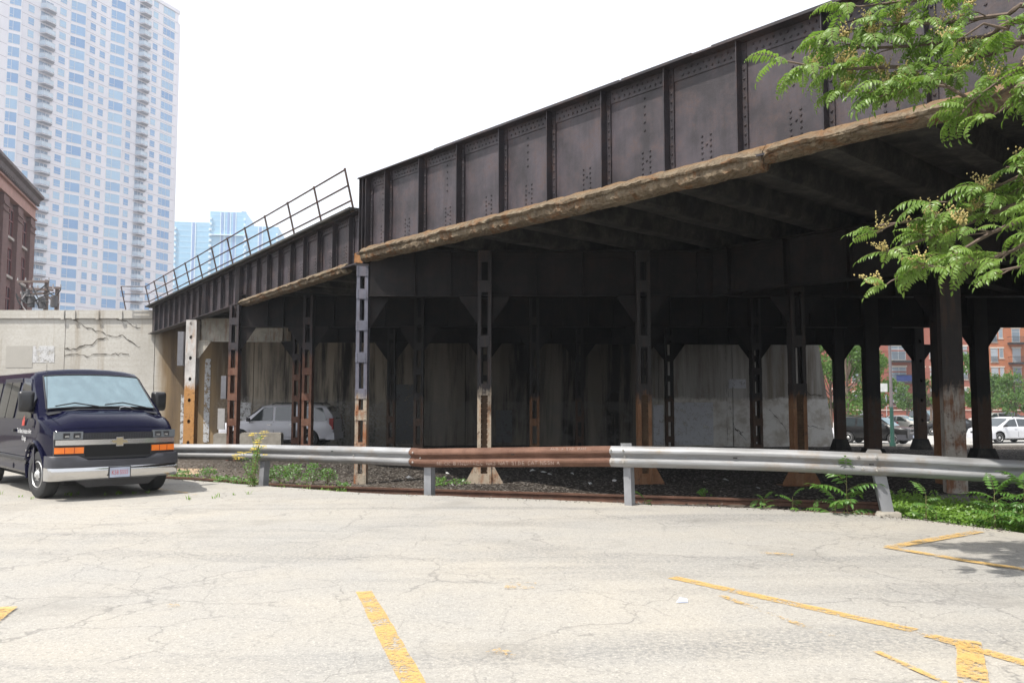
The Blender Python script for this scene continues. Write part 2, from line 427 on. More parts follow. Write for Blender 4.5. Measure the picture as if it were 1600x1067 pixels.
MAT = {}
MAT['lot'] = m_lot(); MAT['yellow'] = m_yellow(.465); MAT['yellow_faint'] = m_yellow(.55)
MAT['girder'] = m_steel('dark_weathered_girder_paint', (.024, .0185, .021), (.060, .050, .060), .6, (.075, .040, .028), .46, 1.0, .5)
MAT['stiff'] = m_steel('dark_stiffener_paint', (.018, .015, .018), (.034, .030, .037), .4)
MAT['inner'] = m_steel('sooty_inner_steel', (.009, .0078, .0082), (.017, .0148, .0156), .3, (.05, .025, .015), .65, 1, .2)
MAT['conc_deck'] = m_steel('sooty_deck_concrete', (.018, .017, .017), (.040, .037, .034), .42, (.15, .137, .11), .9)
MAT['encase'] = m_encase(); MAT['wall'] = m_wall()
MAT['galv'] = m_galv('galvanised_steel'); MAT['rustrail'] = m_rust('rusted_barrier_steel', (.10, .05, .033), (.175, .095, .066), .8)
MAT['rail'] = m_rust('rusty_rail_steel', (.085, .045, .032), (.16, .085, .058)); MAT['tie'] = m_rust('old_timber', (.06, .048, .038), (.11, .09, .07), .95)
MAT['ground'] = m_ground()
MAT['col_blue'] = m_column('blue_grey_column_paint', (.115, .118, .15), (.42, .36, .28), (.30, .12, .05), 1.66, .15, .47)
MAT['col_dark'] = m_column('dark_column_paint', (.022, .019, .021), (.46, .38, .29), (.28, .13, .06), 1.72, .2, .46)
MAT['col_orange'] = m_column('dark_column_with_rust_foot', (.018, .016, .016), (.24, .13, .065), (.19, .085, .035), 1.62, .2, .54)
MAT['col_back'] = m_column('sooty_column_paint', (.017, .015, .015), (.085, .072, .058), (.085, .045, .026), 1.6, .2, .55)
MAT['col_white'] = m_column('peeling_white_column_paint', (.52, .50, .48), (.50, .25, .08), (.42, .19, .05), 2.1, .75, .46)
MAT['col_red'] = m_column('red_rust_column', (.035, .03, .035), (.19, .095, .06), (.13, .052, .03), 3.0, .5, .5)
MAT['panel_white'] = m_column('peeling_white_panel_paint', (.40, .38, .33), (.40, .38, .33), (.26, .10, .045), 0.0, .8, .4)
MAT['col_flake'] = m_column('dark_column_with_flaking_white_foot', (.030, .025, .024), (.40, .36, .31), (.19, .085, .04), 1.72, .3, .455)
MAT['galv_post'] = plain('dull_grey_post_zinc', (.25, .255, .27), .6, .2, var=.18, scale=4)

# ================================================================== SETTING
def gh(x, y):
    pts = [(-50, -.42), (8, -.42), (12, -.30), (22, -.30), (31, -.35), (39, -.55), (47, -1.15), (5000, -1.15)]
    for (a, za), (b, zb) in zip(pts, pts[1:]):
        if y <= b: return za + (zb-za)*max(0, (y-a))/(b-a)
    return -1.15
LOT_EDGE = [(-70, 46), (-20, 22.6), (-11.7, 18.9), (-6.9, 16.75), (-2.6, 14.15), (0, 13.35), (1.73, 12.75), (3.5, 12.15), (4.7, 11.55), (5.35, 10.95), (5.95, 10.05), (6.9, 8.2), (7.8, 6.0), (9.4, 0), (12, -8), (16, -20)]
xs = [-2500, -900, -300, -120, -60] + [-40+i*.8 for i in range(101)] + [60, 120, 300, 900, 2500]
ys = [-300, -60, -10, 4] + [8+i*.6 for i in range(70)] + [55, 70, 100, 180, 400, 1000, 3000]
g = MB(); vs = []
for y in ys:
    for x in xs:
        d = 0
        if 9 < y < 45 and -30 < x < 38:
            d = .07*(mnoise.noise(V((x*.35, y*.35, 1))) ) + .035*mnoise.noise(V((x*1.7, y*1.7, 4)))
        vs.append((x, y, gh(x, y)+d))
n = len(xs)
g.add(vs, [(j*n+i, j*n+i+1, (j+1)*n+i+1, (j+1)*n+i) for j in range(len(ys)-1) for i in range(n-1)])
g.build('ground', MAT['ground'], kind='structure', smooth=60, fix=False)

# parking lot slab with a ragged broken edge
edge = []
for (a, b) in zip(LOT_EDGE, LOT_EDGE[1:]):
    A, B = V(a), V(b); L = (B-A).length; k = max(1, int(L/.22)) if A.y < 24 and A.y > -2 else 1
    for i in range(k):
        p = A.lerp(B, i/k)
        if k > 1: p += V((R.uniform(-.03, .03), R.uniform(-.035, .035)))
        edge.append((p.x, p.y, 0))
edge += [(16, -20, 0), (-70, -20, 0)]
g = MB(); g.prism(edge, (0, 0, -.6))
LOT = g.build('parking_lot', MAT['lot'], kind='structure')

ZS = [.003]
def stripe(pts, width, mat='yellow', z=None, seg=.12):
    """a painted line on the lot: ground points, ragged sides"""
    L, Rr = [], []
    ZS[0] += .001; z = ZS[0]
    pts = [V(p) for p in pts]
    for (A, B) in zip(pts, pts[1:]):
        d = (B-A); k = max(1, int(d.length/seg)); nrm = V((-d.y, d.x)).normalized()
        for i in range(k+1):
            p = A.lerp(B, i/k)
            w1 = width/2+R.uniform(-.006, .006); w2 = width/2+R.uniform(-.006, .006)
            L.append((p.x+nrm.x*w1, p.y+nrm.y*w1, z)); Rr.append((p.x-nrm.x*w2, p.y-nrm.y*w2, z))
    m = MB(); k = len(L)
    m.add(L+Rr, [(i, i+1, k+i+1, k+i) for i in range(k-1)])
    return m.build('painted_line', MAT[mat], LOT, fix=False)
def gp(X, Y, z=0):
    d = (CAM_H-z)*1291/(Y-626.0); return ((X-800)/1291*d, d)
stripe([gp(573, 917), gp(658, 1068), gp(690, 1125)], .135)
stripe([gp(1046, 896), gp(1415, 976)], .125)
stripe([gp(1413, 976), gp(1442, 985)], .11, 'yellow_faint')
stripe([gp(1440, 984), gp(1620, 1036)], .115, 'yellow')
stripe([gp(1120, 924), gp(1290, 985)], .06, 'yellow_faint')
stripe([gp(1355, 1008), gp(1462, 1056)], .05, 'yellow')
stripe([gp(1497, 992), gp(1504, 1080)], .15, 'yellow')
stripe([gp(1382, 851), gp(1520, 827)], .15)
stripe([gp(1376, 851), gp(1500, 872), gp(1640, 893)], .12)
stripe([gp(790, 909), gp(836, 910)], .22, 'yellow_faint')
stripe([gp(-60, 1010), gp(30, 942)], .13)
stripe([gp(272, 941), gp(290, 939)], .12, 'yellow_faint')
stripe([gp(1180, 860), gp(1232, 864)], .13, 'yellow_faint')
stripe([gp(236, 760), gp(312, 771)], .10, 'yellow_faint')
stripe([gp(770, 1008), gp(805, 1018)], .12, 'yellow_faint')

# street beyond, pale concrete, with kerb
MAT['street'] = plain('pale_street_concrete', (.36, .35, .33), .9, var=.12, scale=1.2, bump=.1)
MAT['kerb'] = plain('kerb_concrete', (.33, .31, .28), .9, var=.15, scale=4)
g = MB(); g.box((12, 160), (49.5, 118), (-1.3, -1.14)); g.build('street', MAT['street'], kind='structure')
g = MB(); g.box((12.2, 160), (49.1, 49.5), (-1.3, -1.0)); g.build('kerb', MAT['kerb'], kind='structure')
# fill that carries the tracks behind the wall
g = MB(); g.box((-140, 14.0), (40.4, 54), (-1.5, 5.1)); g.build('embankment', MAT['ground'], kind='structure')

# ------------------------------------------------------------------ retaining wall
WY = 39.0
wall = thing('retaining_wall', 'tall cracked cream concrete retaining wall stained dark brown where it runs under the steel viaduct', 'wall', (-5, WY, -.6))
joints = [-62, -46, -33, -21.15, -16.9, -12.2, -7.4, -2.2, 3.0, 6.9, 10.4]
for a, b in zip(joints, joints[1:]):
    m = MB(); top = 5.45 if b <= -16 else 5.3
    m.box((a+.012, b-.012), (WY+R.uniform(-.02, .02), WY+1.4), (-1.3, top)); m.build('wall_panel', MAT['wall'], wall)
# end block with battered side
m = MB(); x0 = 10.412
m.prism([(x0, WY, -1.3), (15.25, WY, -1.3), (14.45, WY, 4.6), (14.45, WY, 5.3), (x0, WY, 5.3)], (0, 1.5, 0))
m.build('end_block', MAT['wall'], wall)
# coping and its stub posts
MAT['coping'] = m_wall(); MAT['coping'].name = 'coping_concrete'
for a, b in zip([-62, -46, -33, -21.15], [-46, -33, -21.15, -17.0]):
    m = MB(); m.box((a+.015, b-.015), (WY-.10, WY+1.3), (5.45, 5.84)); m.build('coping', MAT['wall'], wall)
for X in (-21.25, -20.72, -19.6, -18.5):
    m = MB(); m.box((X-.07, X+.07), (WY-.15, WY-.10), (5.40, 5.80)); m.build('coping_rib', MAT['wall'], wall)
MAT['crack'] = plain('dark_open_crack', (.085, .075, .062), 1, var=.3)
def crack(pts, w, mat='crack', d=WY, jit=.05, name='crack'):
    P = [px(a, b, d) for a, b in pts]; top, bot = [], []
    for A, B in zip(P, P[1:]):
        k = max(2, int((B-A).length/.12))
        for i in range(k):
            p = A.lerp(B, i/k); j = R.uniform(-jit, jit); ww = w*R.uniform(.25, 1.2)
            top.append((p.x, d-.028, p.z+j+ww/2)); bot.append((p.x+R.uniform(-.02, .02), d-.028, p.z+j-ww/2))
    k = len(top); m = MB(); m.add(top+bot, [(i, i+1, k+i+1, k+i) for i in range(k-1)])
    return m.build(name, MAT[mat], wall, fix=False)
crack([(110, 497), (135, 512), (160, 520), (178, 526), (190, 524), (208, 537), (216, 541), (222, 539)], .055)
crack([(100, 545), (118, 545), (128, 539), (143, 537), (150, 530), (165, 528), (172, 532)], .065)
crack([(100, 556), (120, 552), (135, 556), (150, 552), (172, 553), (200, 552), (203, 556)], .05)
crack([(178, 497), (195, 500), (205, 508), (222, 513)], .035)
crack([(186, 498), (192, 506), (200, 510)], .03)
crack([(1137, 612), (1140, 640), (1146, 668), (1158, 680), (1166, 690)], .06, jit=.03)
crack([(1146, 668), (1156, 676), (1163, 672)], .05)
crack([(1134, 540), (1135, 600), (1134, 697)], .05, jit=.01)
crack([(1256, 608), (1266, 616), (1280, 617), (1288, 620)], .05)
crack([(1258, 664), (1272, 667), (1290, 668)], .03)
crack([(1200, 640), (1212, 652), (1225, 668), (1228, 690)], .04)
# painted-over patches
def m_patch(name, c, wear):
    g = G(name); p = g.pos(); nz = g.math('ADD', g.math('MULTIPLY', g.noise(p, 4, 5, .7), .6), g.math('MULTIPLY', g.noise(p, 22, 4, .7), .4))
    return g.done(g.mix(g.noise(p, 3, 4), tuple(x*.85 for x in c), c), .85, alpha=g.ramp(nz, [(wear-.02, 0), (wear+.02, 1)]))
MAT['patch_white'] = m_patch('flaking_white_patch', (.60, .60, .60), .47); MAT['patch_grey'] = m_patch('grey_paint_patch', (.43, .41, .37), .36)
MAT['patch_dim'] = m_patch('dull_whitewash_patch', (.66, .67, .70), .44)
MAT['patch_sooty'] = m_patch('dull_sooty_whitewash', (.12, .122, .125), .44)
def patch(a, b, c, d, mat, y=WY-.026):
    p, q = px(a, b, y), px(c, d, y); m = MB()
    m.quad((p.x, y, p.z), (q.x, y, p.z), (q.x, y, q.z), (p.x, y, q.z)); m.build('paint_patch', MAT[mat], wall, fix=False)
patch(8, 540, 49.7, 574, 'patch_grey'); patch(50, 540, 84, 566, 'patch_white'); patch(284, 616, 299, 692, 'patch_white')
patch(377, 628, 393, 662, 'patch_white', WY-.03); patch(320, 560, 329, 690, 'patch_white')
patch(1052, 628, 1113, 694, 'patch_dim'); patch(620, 600, 650, 692, 'patch_sooty'); patch(775, 640, 800, 690, 'patch_sooty'); patch(1020, 632, 1036, 694, 'patch_dim')
patch(1138, 592, 1165, 606, 'patch_dim', WY-.03)

# ------------------------------------------------------------------ VIADUCT
P0 = V((-3.42, 18.92, 0)); D2 = V((.673, -.7397, 0)).normalized(); N2 = V((-D2.y, D2.x, 0))     # N2 points inwards, under the deck
PA = V((-17.05, 39.0, 0)); D1 = (P0-PA).normalized(); N1 = V((-D1.y, D1.x, 0)); L1 = (P0-PA).length
M2 = frame(P0, D2, N2); M1 = frame(PA, D1, N1)
via = thing('railway_viaduct', 'long dark riveted steel railway viaduct on rows of latticed columns crossing behind the guardrail', 'viaduct', (3, 25, -.3))

def girder(name, M, t0, t1, zb, zt, stiffs, mat, mstiff, label=None, flange=.2, cover=(), rivets=True, extra=(), leg=.10, out=.16, botflange=True, both=False, angle=.2, enddbl=()):
    """riveted plate girder: x runs along, -y is the outer face"""
    e = thing(name, label, None, M @ V(((t0+t1)/2, 0, zb)), parent=via)
    cuts = [t0] + [s for s in extra] + [t1]
    for a, b in zip(cuts, cuts[1:]):
        m = MB(); m.box((a+.003, b-.003), (0, .014), (zb, zt), 0, M); m.build('web_plate', mat, e)
    m = MB(); m.box((t0, t1), (-flange, flange), (zt, zt+.028), 0, M)
    m.build('top_flange', mstiff, e)
    for a, b in cover:
        m = MB(); m.box((a, b), (-flange*.92, flange*.92), (zt+.0285, zt+.052), 0, M); m.build('cover_plate', mstiff, e)
    if botflange:
        m = MB(); m.box((t0, t1), (-flange, flange), (zb-.03, zb), 0, M); m.build('bottom_flange', mstiff, e)
    m = MB(); m.box((t0, t1), (-.016, -.001), (zt-angle, zt-.001), 0, M); m.build('flange_angle', mat, e)
    if angle > .1:
        m = MB(); m.box((t0, t1), (-.012, -.001), (zb+.001, zb+angle*.8), 0, M); m.build('flange_angle', mat, e)
    for s in stiffs:
        m = MB(); m.box((s, s+.016), (-out, -.0005), (zb+.002, zt-.002), 0, M)
        m.box((s+.016, s+leg), (-.013-.014, -.0165), (zb+.004, zt-.004), 0, M)
        if both: m.box((s, s+.016), (.015, out), (zb+.002, zt-.002), 0, M)
        m.build('stiffener', mstiff if not both else mat, e)
    if rivets:
        m = MB(); nrm = -V((M[0][1], M[1][1], 0))
        def rv(t, y, z): m.dome(M @ V((t, y, z)), nrm, .023, .018, 6)
        t = t0+.1
        while t < t1:
            if all(not (s-.03 < t < s+leg+.02) for s in stiffs):
                rv(t, -.016, zt-.065)
                rv(t+.05, -.016, zt-.155)
            t += .105
        for s in stiffs:
            z = zb+.12
            while z < zt-.05:
                rv(s+leg*.6, -.027, z); z += .135
        for k, s in enumerate(stiffs[:-1]):
            mid = s + (stiffs[k+1]-s)*(.62 if k % 3 else .5)
            if k % 2 == 0:
                z = zb+.9
                while z < zt-.3: rv(mid, 0, z); z += .13
            for q in range(6):
                rv(mid-.05, 0, zb+.12+q*.085); rv(mid+.10, 0, zb+.12+q*.085)
                if q in (0, 3): rv(mid+.03, 0, zb+.12+q*.085+.03)
            if stiffs[k+1]-s > .5:
                z = zb+.2
                while z < zt-.3: rv(stiffs[k+1]-.06, 0, z); z += .14 if k % 2 else .22
        m.build('rivets', mstiff, e, kind='stuff', fix=False)
    return e

# span 2: the deep near girder
st2 = [1.05+1.275*k for k in range(16)]
fas2 = girder('fascia_girder', M2, 0, 22, 4.93, 6.66, [0.0, .13, .27] + st2, MAT['girder'], MAT['stiff'],
       'deep dark purple-brown riveted girder on the near span', .21, [(2.9, 22), (7.9, 9.2), (9.6, 22)] and [(2.9, 7.85), (7.9, 9.25), (9.6, 22)], extra=[3.6, 7.4, 11.2, 15], angle=.22)
# span 1: the shallower girder that runs away to the wall
st1 = [L1-.62-1.02*k for k in range(24) if L1-.62-1.02*k > .2][::-1]
# double wide stiffeners over the two columns
fas1 = girder('fascia_girder', M1, 0, L1-.05, 4.73, 5.93, st1, MAT['girder'], MAT['stiff'],
       'shallower dark girder receding to the retaining wall', .18, [], extra=[8, 14.2], leg=.09, out=.13, angle=.15)
for t in (10.0, 14.3):
    m = MB()
    for k in range(4): m.box((t+k*.13, t+k*.13+.05), (-.15, -.017), (4.75, 5.92), 0, M1)
    m.build('bearing_stiffener', MAT['stiff'], fas1)
MAT['rustpatch'] = m_rust('orange_rust_bloom', (.17, .075, .03), (.30, .15, .055), .85)
m = MB(); m.box((L1-.60, L1-.06), (-.014, -.0125), (4.735, 5.03), 0, M1); m.build('rust_streak', MAT['rustpatch'], fas1)

# concrete casing on the bottom flanges
def casing(M, t0, t1, zc, full, name='concrete_casing', seg=.06, sc=1.0):
    lip = lambda t: .035*mnoise.noise(V((t*1.7, 3, 1)))+.022*mnoise.noise(V((t*7, 1, 6)))
    jag = lambda t: .05*mnoise.noise(V((t*9, 0, 5)))+.03*mnoise.noise(V((t*23, 0, 8)))
    prof = [(.02, .12), (-.07, .125), (-.15, .088), (-.225, .035), (-.29, -.028), (-.278, -.058), (-.228, -.07), (-.240, -.125), (-.222, -.175), (-.15, -.21), (-.04, -.22), (.08, -.21), (.16, -.12), (.1, .08)]
    rings = []; n = int((t1-t0)/seg)
    for i in range(n+1):
        t = t0+(t1-t0)*i/n; ring = []
        f = full(t)
        taper = min(1, (t-t0)/.25+.25, (t1-t)/.2+.35)
        for k, (y, z) in enumerate(prof):
            zz = z if z > -.06 else -.06+(z+.06)*f
            a = mnoise.noise(V((t*1.1, k*.35, zc))); b = mnoise.noise(V((t*4.5, k*.9, 3.1))); c = mnoise.noise(V((t*12, k*1.9, 9))); e_ = abs(mnoise.noise(V((t*2.2, k*.5, 21))))
            if k in (5, 6) : e_ += .25*max(0, mnoise.noise(V((t*.8, 5, 2)))+.3)
            s = 1+.09*a+.06*b+.05*c-.10*e_
            ring.append(M @ V((t+.03*b, (y+(lip(t*1.3+9) if k in (4, 5) else 0))*sc*s*taper**.5, zc + zz*sc*(s if zz < 0 else 1) + .022*b + (jag(t) if 8 <= k <= 10 else lip(t) if k in (4, 5, 6) else 0))))
        rings.append(ring)
    m = MB(); m.loft(rings); return m
casing(M2, .03, 10.35, 4.95, lambda t: 1).build('concrete_casing', MAT['encase'], fas2, smooth=24)
casing(M2, 10.36, 21.5, 4.965, lambda t: .38 + .1*math.sin(t*2)).build('concrete_casing', MAT['encase'], fas2, smooth=24, label='broken stretch of casing that has lost its lower half')
casing(M1, 14.75, L1-.85, 4.74, lambda t: .72, sc=.82).build('concrete_casing', MAT['encase'], fas1, smooth=24)

# railing on the far span, leaning outwards
MAT['railing'] = m_rust('dark_rusty_pipe', (.055, .035, .03), (.10, .062, .05), .7)
rl = thing('railing', None, None, (-10, 28, 6), parent=via)
outv = -N1
def rp(t, k): # k 0..1 up the leaning post
    p = PA + D1*t; q = p + outv*(.16+.24*k); return V((q.x, q.y, 5.95+.98*k))
ts = [L1-.25-1.98*k for k in range(13)]; ts = [t for t in ts if t > -.3]
for t in ts:
    m = MB(); m.tube([rp(t, 0), rp(t, 1)], .026, 6); m.dome(rp(t, 1), (0, 0, 1), .036, .03, 6); m.build('post', MAT['railing'], rl)
    m = MB(); m.cbox(rp(t, .02), (.16, .16, .03)); m.build('post_foot', MAT['railing'], rl)
for k in (.985, .62, .27):
    m = MB(); m.tube([rp(ts[0], k), rp(ts[-1], k)], .021, 6); m.build('rail', MAT['railing'], rl)
pe = [rp(ts[-1], k) for k in (0, .27, .62, .985)]
for k in (1, 2, 3):
    m = MB(); m.tube([pe[k], pe[k]+V((-1.15, 0, 0))], .021, 6); m.build('rail', MAT['railing'], rl)
m = MB(); m.tube([V((pe[0].x-1.15, pe[0].y, 5.84)), pe[3]+V((-1.15, 0, 0))], .026, 6); m.build('post', MAT['railing'], rl)
m = MB(); m.box((0, L1-.1), (-.34, .5), (5.962, 6.02), 0, M1); m.build('walkway_edge', MAT['conc_deck'], via)

# deck and floor beams
C2e = P0 + D2*22
deck = [PA+N1*.25+V((0, .3, 0)), P0+N1*.1+N2*.15, C2e+N2*.2, V((47, .9, 0)), V((16.9, 34.2, 0)), V((14.3, 38.8, 0))]
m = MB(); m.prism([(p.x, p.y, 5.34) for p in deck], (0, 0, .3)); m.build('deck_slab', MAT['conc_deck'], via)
def beam(M, t, y0, y1, z0=4.97, w=.46):
    m = MB(); k = 14; rings = []
    for i in range(k+1):
        y = y0+(y1-y0)*i/k; a = mnoise.noise(V((t*3, y*1.2, 0)))*.03; b = mnoise.noise(V((t*3, y*2.2, 7)))*.03
        rings.append([M @ V(q) for q in ((t-w*.5, y, 5.36), (t-w*.42+a, y, z0+.06), (t-w*.34, y, z0+b), (t+w*.34, y, z0+b), (t+w*.42+a, y, z0+.06), (t+w*.5, y, 5.36))])
    m.loft(rings); return m.build('floor_beam', MAT['conc_deck'], via, smooth=30)
for k in range(17): beam(M2, .75+1.275*k, .2, 9.5)
for k in range(15): beam(M1, L1-1.0-1.4*k, .16, 7.0, 4.85)

# inner longitudinal girder, parallel to the near span
q = V((4.5, 18.5, 0)); Mi = frame(q, D2, N2)
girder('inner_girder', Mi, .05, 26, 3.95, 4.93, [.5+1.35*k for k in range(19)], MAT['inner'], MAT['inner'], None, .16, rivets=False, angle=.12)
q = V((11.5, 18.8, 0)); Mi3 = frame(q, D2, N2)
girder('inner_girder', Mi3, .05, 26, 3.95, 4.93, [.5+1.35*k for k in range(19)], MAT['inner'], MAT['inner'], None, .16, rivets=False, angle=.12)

MAT['web_rust'] = m_rust('dull_rusty_plate', (.075, .042, .024), (.15, .095, .055), .85)
# columns ----------------------------------------------------------
def column(x, y, z0, z1, w=.30, d=.32, mat='col_dark', rot=0, batt=None, style='lattice', wings=0, gus=(), gz=3.93, rv=True, label=None, gmat='inner', gw=.42, gh_=.66, bw=.23, plinth=None, foot=False):
    M = Matrix.Translation((x, y, 0)) @ Matrix.Rotation(rot, 4, 'Z')
    c = thing('column', label, None, (x, y, z0), parent=via)
    mt = MAT[mat]; fw = .075 if style != 'holes' else w
    for s in (-1, 1):
        m = MB(); X0 = s*w/2; Xi = s*(w/2-.012)
        m.box(sorted((X0, Xi)), (-d/2, d/2), (z0, z1), 0, M)
        fl = sorted((Xi, s*(w/2-.078)))
        m.box(fl, (-d/2, -d/2+.013), (z0, z1), 0, M); m.box(fl, (d/2-.013, d/2), (z0, z1), 0, M)
        m.build('channel', mt, c)
    if style == 'holes':
        # cover plate with lightening holes: strips around each hole
        zs_ = z0; step = .80
        while zs_ < z1-.05:
            ze = min(zs_+step, z1); hz = (zs_+ze)/2; hr = .075; m = MB()
            ring = [(-w/2, zs_), (w/2, zs_), (w/2, ze), (-w/2, ze)]
            N_ = 16; cir = [(hr*.75*math.cos(2*math.pi*(i+.5)/N_), hz+hr*math.sin(2*math.pi*(i+.5)/N_)) for i in range(N_)]
            outp = []
            for i in range(N_):
                a = 2*math.pi*(i+.5)/N_; ca, sa = math.cos(a), math.sin(a)
                k = min((w/2)/abs(ca) if abs(ca) > 1e-6 else 9, ((ze-zs_)/2)/abs(sa) if abs(sa) > 1e-6 else 9)
                outp.append((ca*k, hz+sa*k))
            vs = [(a, -d/2-.012, b) for a, b in cir]+[(a, -d/2-.012, b) for a, b in outp]+[(a, -d/2-.001, b) for a, b in cir]
            fs = [(i, (i+1) % N_, N_+(i+1) % N_, N_+i) for i in range(N_)] + [(i, (i+1) % N_, 2*N_+(i+1) % N_, 2*N_+i) for i in range(N_)]
            m.add(vs, fs, 0, M)
            for cx, cz in ((-w/2, zs_), (w/2, zs_), (w/2, ze), (-w/2, ze)):
                near = sorted(range(N_), key=lambda i: (outp[i][0]-cx)**2+(outp[i][1]-cz)**2)[:2]
                m.add([(cx, -d/2-.012, cz)]+[(outp[i][0], -d/2-.012, outp[i][1]) for i in near], [(0, 1, 2)], 0, M)
            m.build('cover_plate', mt, c); zs_ = ze
        m = MB(); m.box((-w/2, w/2), (d/2-.004, d/2+.008), (z0, z1), 0, M); m.build('back_plate', mt, c)
    elif style == 'solid':
        m = MB(); m.box((-w/2, w/2), (-d/2-.013, -d/2-.001), (z0, z1), 0, M); m.build('cover_plate', mt, c)
    else:
        if batt is None: batt = [z0+.35+.80*k for k in range(int((z1-z0)/.8))]
        for zb in batt:
            for yy in (-d/2-.012, d/2+.001):
                m = MB(); m.box((-w/2-.004, w/2+.004), (yy, yy+.011), (zb, zb+bw), 0, M); m.build('batten_plate', mt, c)
        if style == 'web':
            m = MB(); m.box((-w/2+.03, w/2-.03), (-d/2+.10, -d/2+.112), (z0, z0+2.02), 0, M); m.build('web_plate', MAT['web_rust'], c)
    if rv:
        m = MB(); nn = M.to_3x3() @ V((0, -1, 0))
        if style in ('lattice', 'web'):
            for zb in batt:
                for sx in (-1, 1):
                    for kk in range(4): m.dome(M @ V((sx*(w/2-.035), -d/2-.012, zb+.03+kk*(bw-.06)/3)), nn, .015, .012, 5)
        if style == 'web':
            for sx in (-1, 1):
                for kk in range(17): m.dome(M @ V((sx*.065, -d/2+.10, z0+.1+kk*.115)), nn, .015, .012, 5)
        if m.v: m.build('rivets', mt, c, kind='stuff', fix=False)
    for s in gus:
        m = MB(); X0 = s*(w/2+.004)
        m.prism([M @ V((X0, -.03, gz-.004)), M @ V((X0+s*gw, -.03, gz-.004)), M @ V((X0+s*gw, -.03, gz-.05)), M @ V((X0+s*.03, -.03, gz-gh_)), M @ V((X0, -.03, gz-gh_))], M.to_3x3() @ V((0, .012, 0)))
        m.box(sorted((X0, X0+s*gw)), (-.09, .08), (gz-.018, gz-.005), 0, M)
        m.build('gusset_plate', MAT[gmat], c)
    if wings:
        for s in (-1, 1):
            X0 = s*(w/2+.003); m = MB()
            m.prism([M @ V((X0, -d/2+.02, z0+.02)), M @ V((X0+s*wings, -d/2+.02, z0+.02)), M @ V((X0+s*wings, -d/2+.02, z0+.08)), M @ V((X0+s*.02, -d/2+.02, z0+.52)), M @ V((X0, -d/2+.02, z0+.52))], M.to_3x3() @ V((0, .014, 0)))
            m.build('base_wing', mt, c)
        m = MB(); m.box((-w/2-wings-.03, w/2+wings+.03), (-d/2-.08, d/2+.08), (z0-.12, z0+.018), 0, M); m.build('base_plate', mt, c)
    if plinth:
        m = MB(); p = plinth
        m.add([M @ V(q) for q in [(-p-.16, -p-.1, z0-.3), (p+.16, -p-.1, z0-.3), (p+.16, p+.1, z0-.3), (-p-.16, p+.1, z0-.3), (-p+.04, -p+.06, z0+.45), (p-.04, -p+.06, z0+.45), (p-.04, p-.06, z0+.45), (-p+.04, p-.06, z0+.45)]],
              [(0,1,5,4), (1,2,6,5), (2,3,7,6), (3,0,4,7), (4,5,6,7), (0,3,2,1)]); m.build('pedestal', MAT['conc_deck'], c)
    return c

def cross(y, x0, x1, z0, z1, stiffs, mat, label=None, dy=0, sl=0):
    ex = V((1, sl, 0)).normalized(); M = frame((x0, y, 0), ex, (-ex.y, ex.x, 0))
    return girder('cross_girder', M, 0, (x1-x0), z0, z1, [s-x0 for s in stiffs], mat, mat, label, .15, rivets=False, angle=.12, out=.12, leg=.08)

YA = 18.5
column(-3.40, 18.78, -.34, 4.62, .26, .30, 'col_blue', label='slim blue-grey latticed column with rusted white foot', batt=[-.30, .40, 1.12, 1.60, 2.42, 3.14, 3.86, 4.38], gus=(1,), gz=3.93, gmat='inner', gw=.46, gh_=.72)
for x, stl, mt, lab in ((-.615, 'web', 'col_dark', 'column whose pale rusty foot stands in the sun'), (2.94, 'web', 'col_orange', 'column with orange rust foot'), (6.38, 'web', 'col_orange', None), (9.62, 'lattice', 'col_orange', None), (13.1, 'lattice', 'col_orange', None)):
    column(x, YA, -.32, 4.9, .305, .32, mt, style=stl, batt=[-.3, 1.68, 2.75, 3.98, 4.66] if stl == 'web' else None, wings=.26 if stl == 'web' else 0, gus=(-1, 1), label=lab, gw=.42, gh_=.62, bw=.26)
sA = [-2.2, -1.4, .55, 1.6, 4.2, 5.2, 7.6, 8.7, 10.8, 12]
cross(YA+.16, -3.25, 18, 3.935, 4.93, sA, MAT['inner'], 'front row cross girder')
YB = 26.3
for i, X in enumerate((365, 482, 655, 835, 1009, 1180, 1360, 1530, 1705)):
    x = (X-800)/1291*YB
    mt = ('col_red', 'col_red', 'col_back', 'col_orange', 'col_back', 'col_back', 'col_back', 'col_back', 'col_back')[i]
    column(x, YB-.02 if i else YB+.1, -.38, 4.62 if i == 0 else 4.9, .30 if i < 6 else .42, .36, mt, style='solid' if i >= 6 else 'lattice', gus=(1,) if i == 0 else (-1, 1), rv=False, gw=.5, gh_=.75, label='red rusted column at the left end of the second row' if i == 0 else None,
           plinth=.3 if i >= 6 else None)
cross(YB+.16, -8.7, 22, 3.935, 4.93, [(X-800)/1291*YB for X in (415, 440, 520, 560, 600, 700, 740, 790, 880, 920, 960, 1050, 1100, 1140, 1225, 1270, 1310, 1400, 1450)], MAT['inner'], 'second row cross girder')
def yc(x): return 31.6+.075*(x+12.3)
for i, (X, stl) in enumerate(((300, 'holes'), (465, 'lattice'), (612, 'lattice'), (758, 'lattice'), (905, 'lattice'), (1045, 'lattice'), (1180, 'lattice'), (1310, 'solid'), (1435, 'holes'))):
    u = (X-800)/1291; x = u*(31.6+.9225)/(1-.075*u); y = yc(x)
    mt = 'col_white' if i == 0 else 'col_red' if i == 1 else 'col_back'
    column(x, y, -.42, 4.64 if i == 0 else 4.85, .40 if i == 0 else .31 if i < 7 else .36, .36, mt, style=stl, gus=(1,) if i == 0 else (-1, 1), rv=False, gz=3.86, gmat='panel_white' if i == 0 else 'inner', gw=.5, gh_=.7,
           label='peeling white and orange column with round holes beside the wall' if i == 0 else None, plinth=.26 if i in (7, 8) else None)
xl, xr = -12.0, -9.05
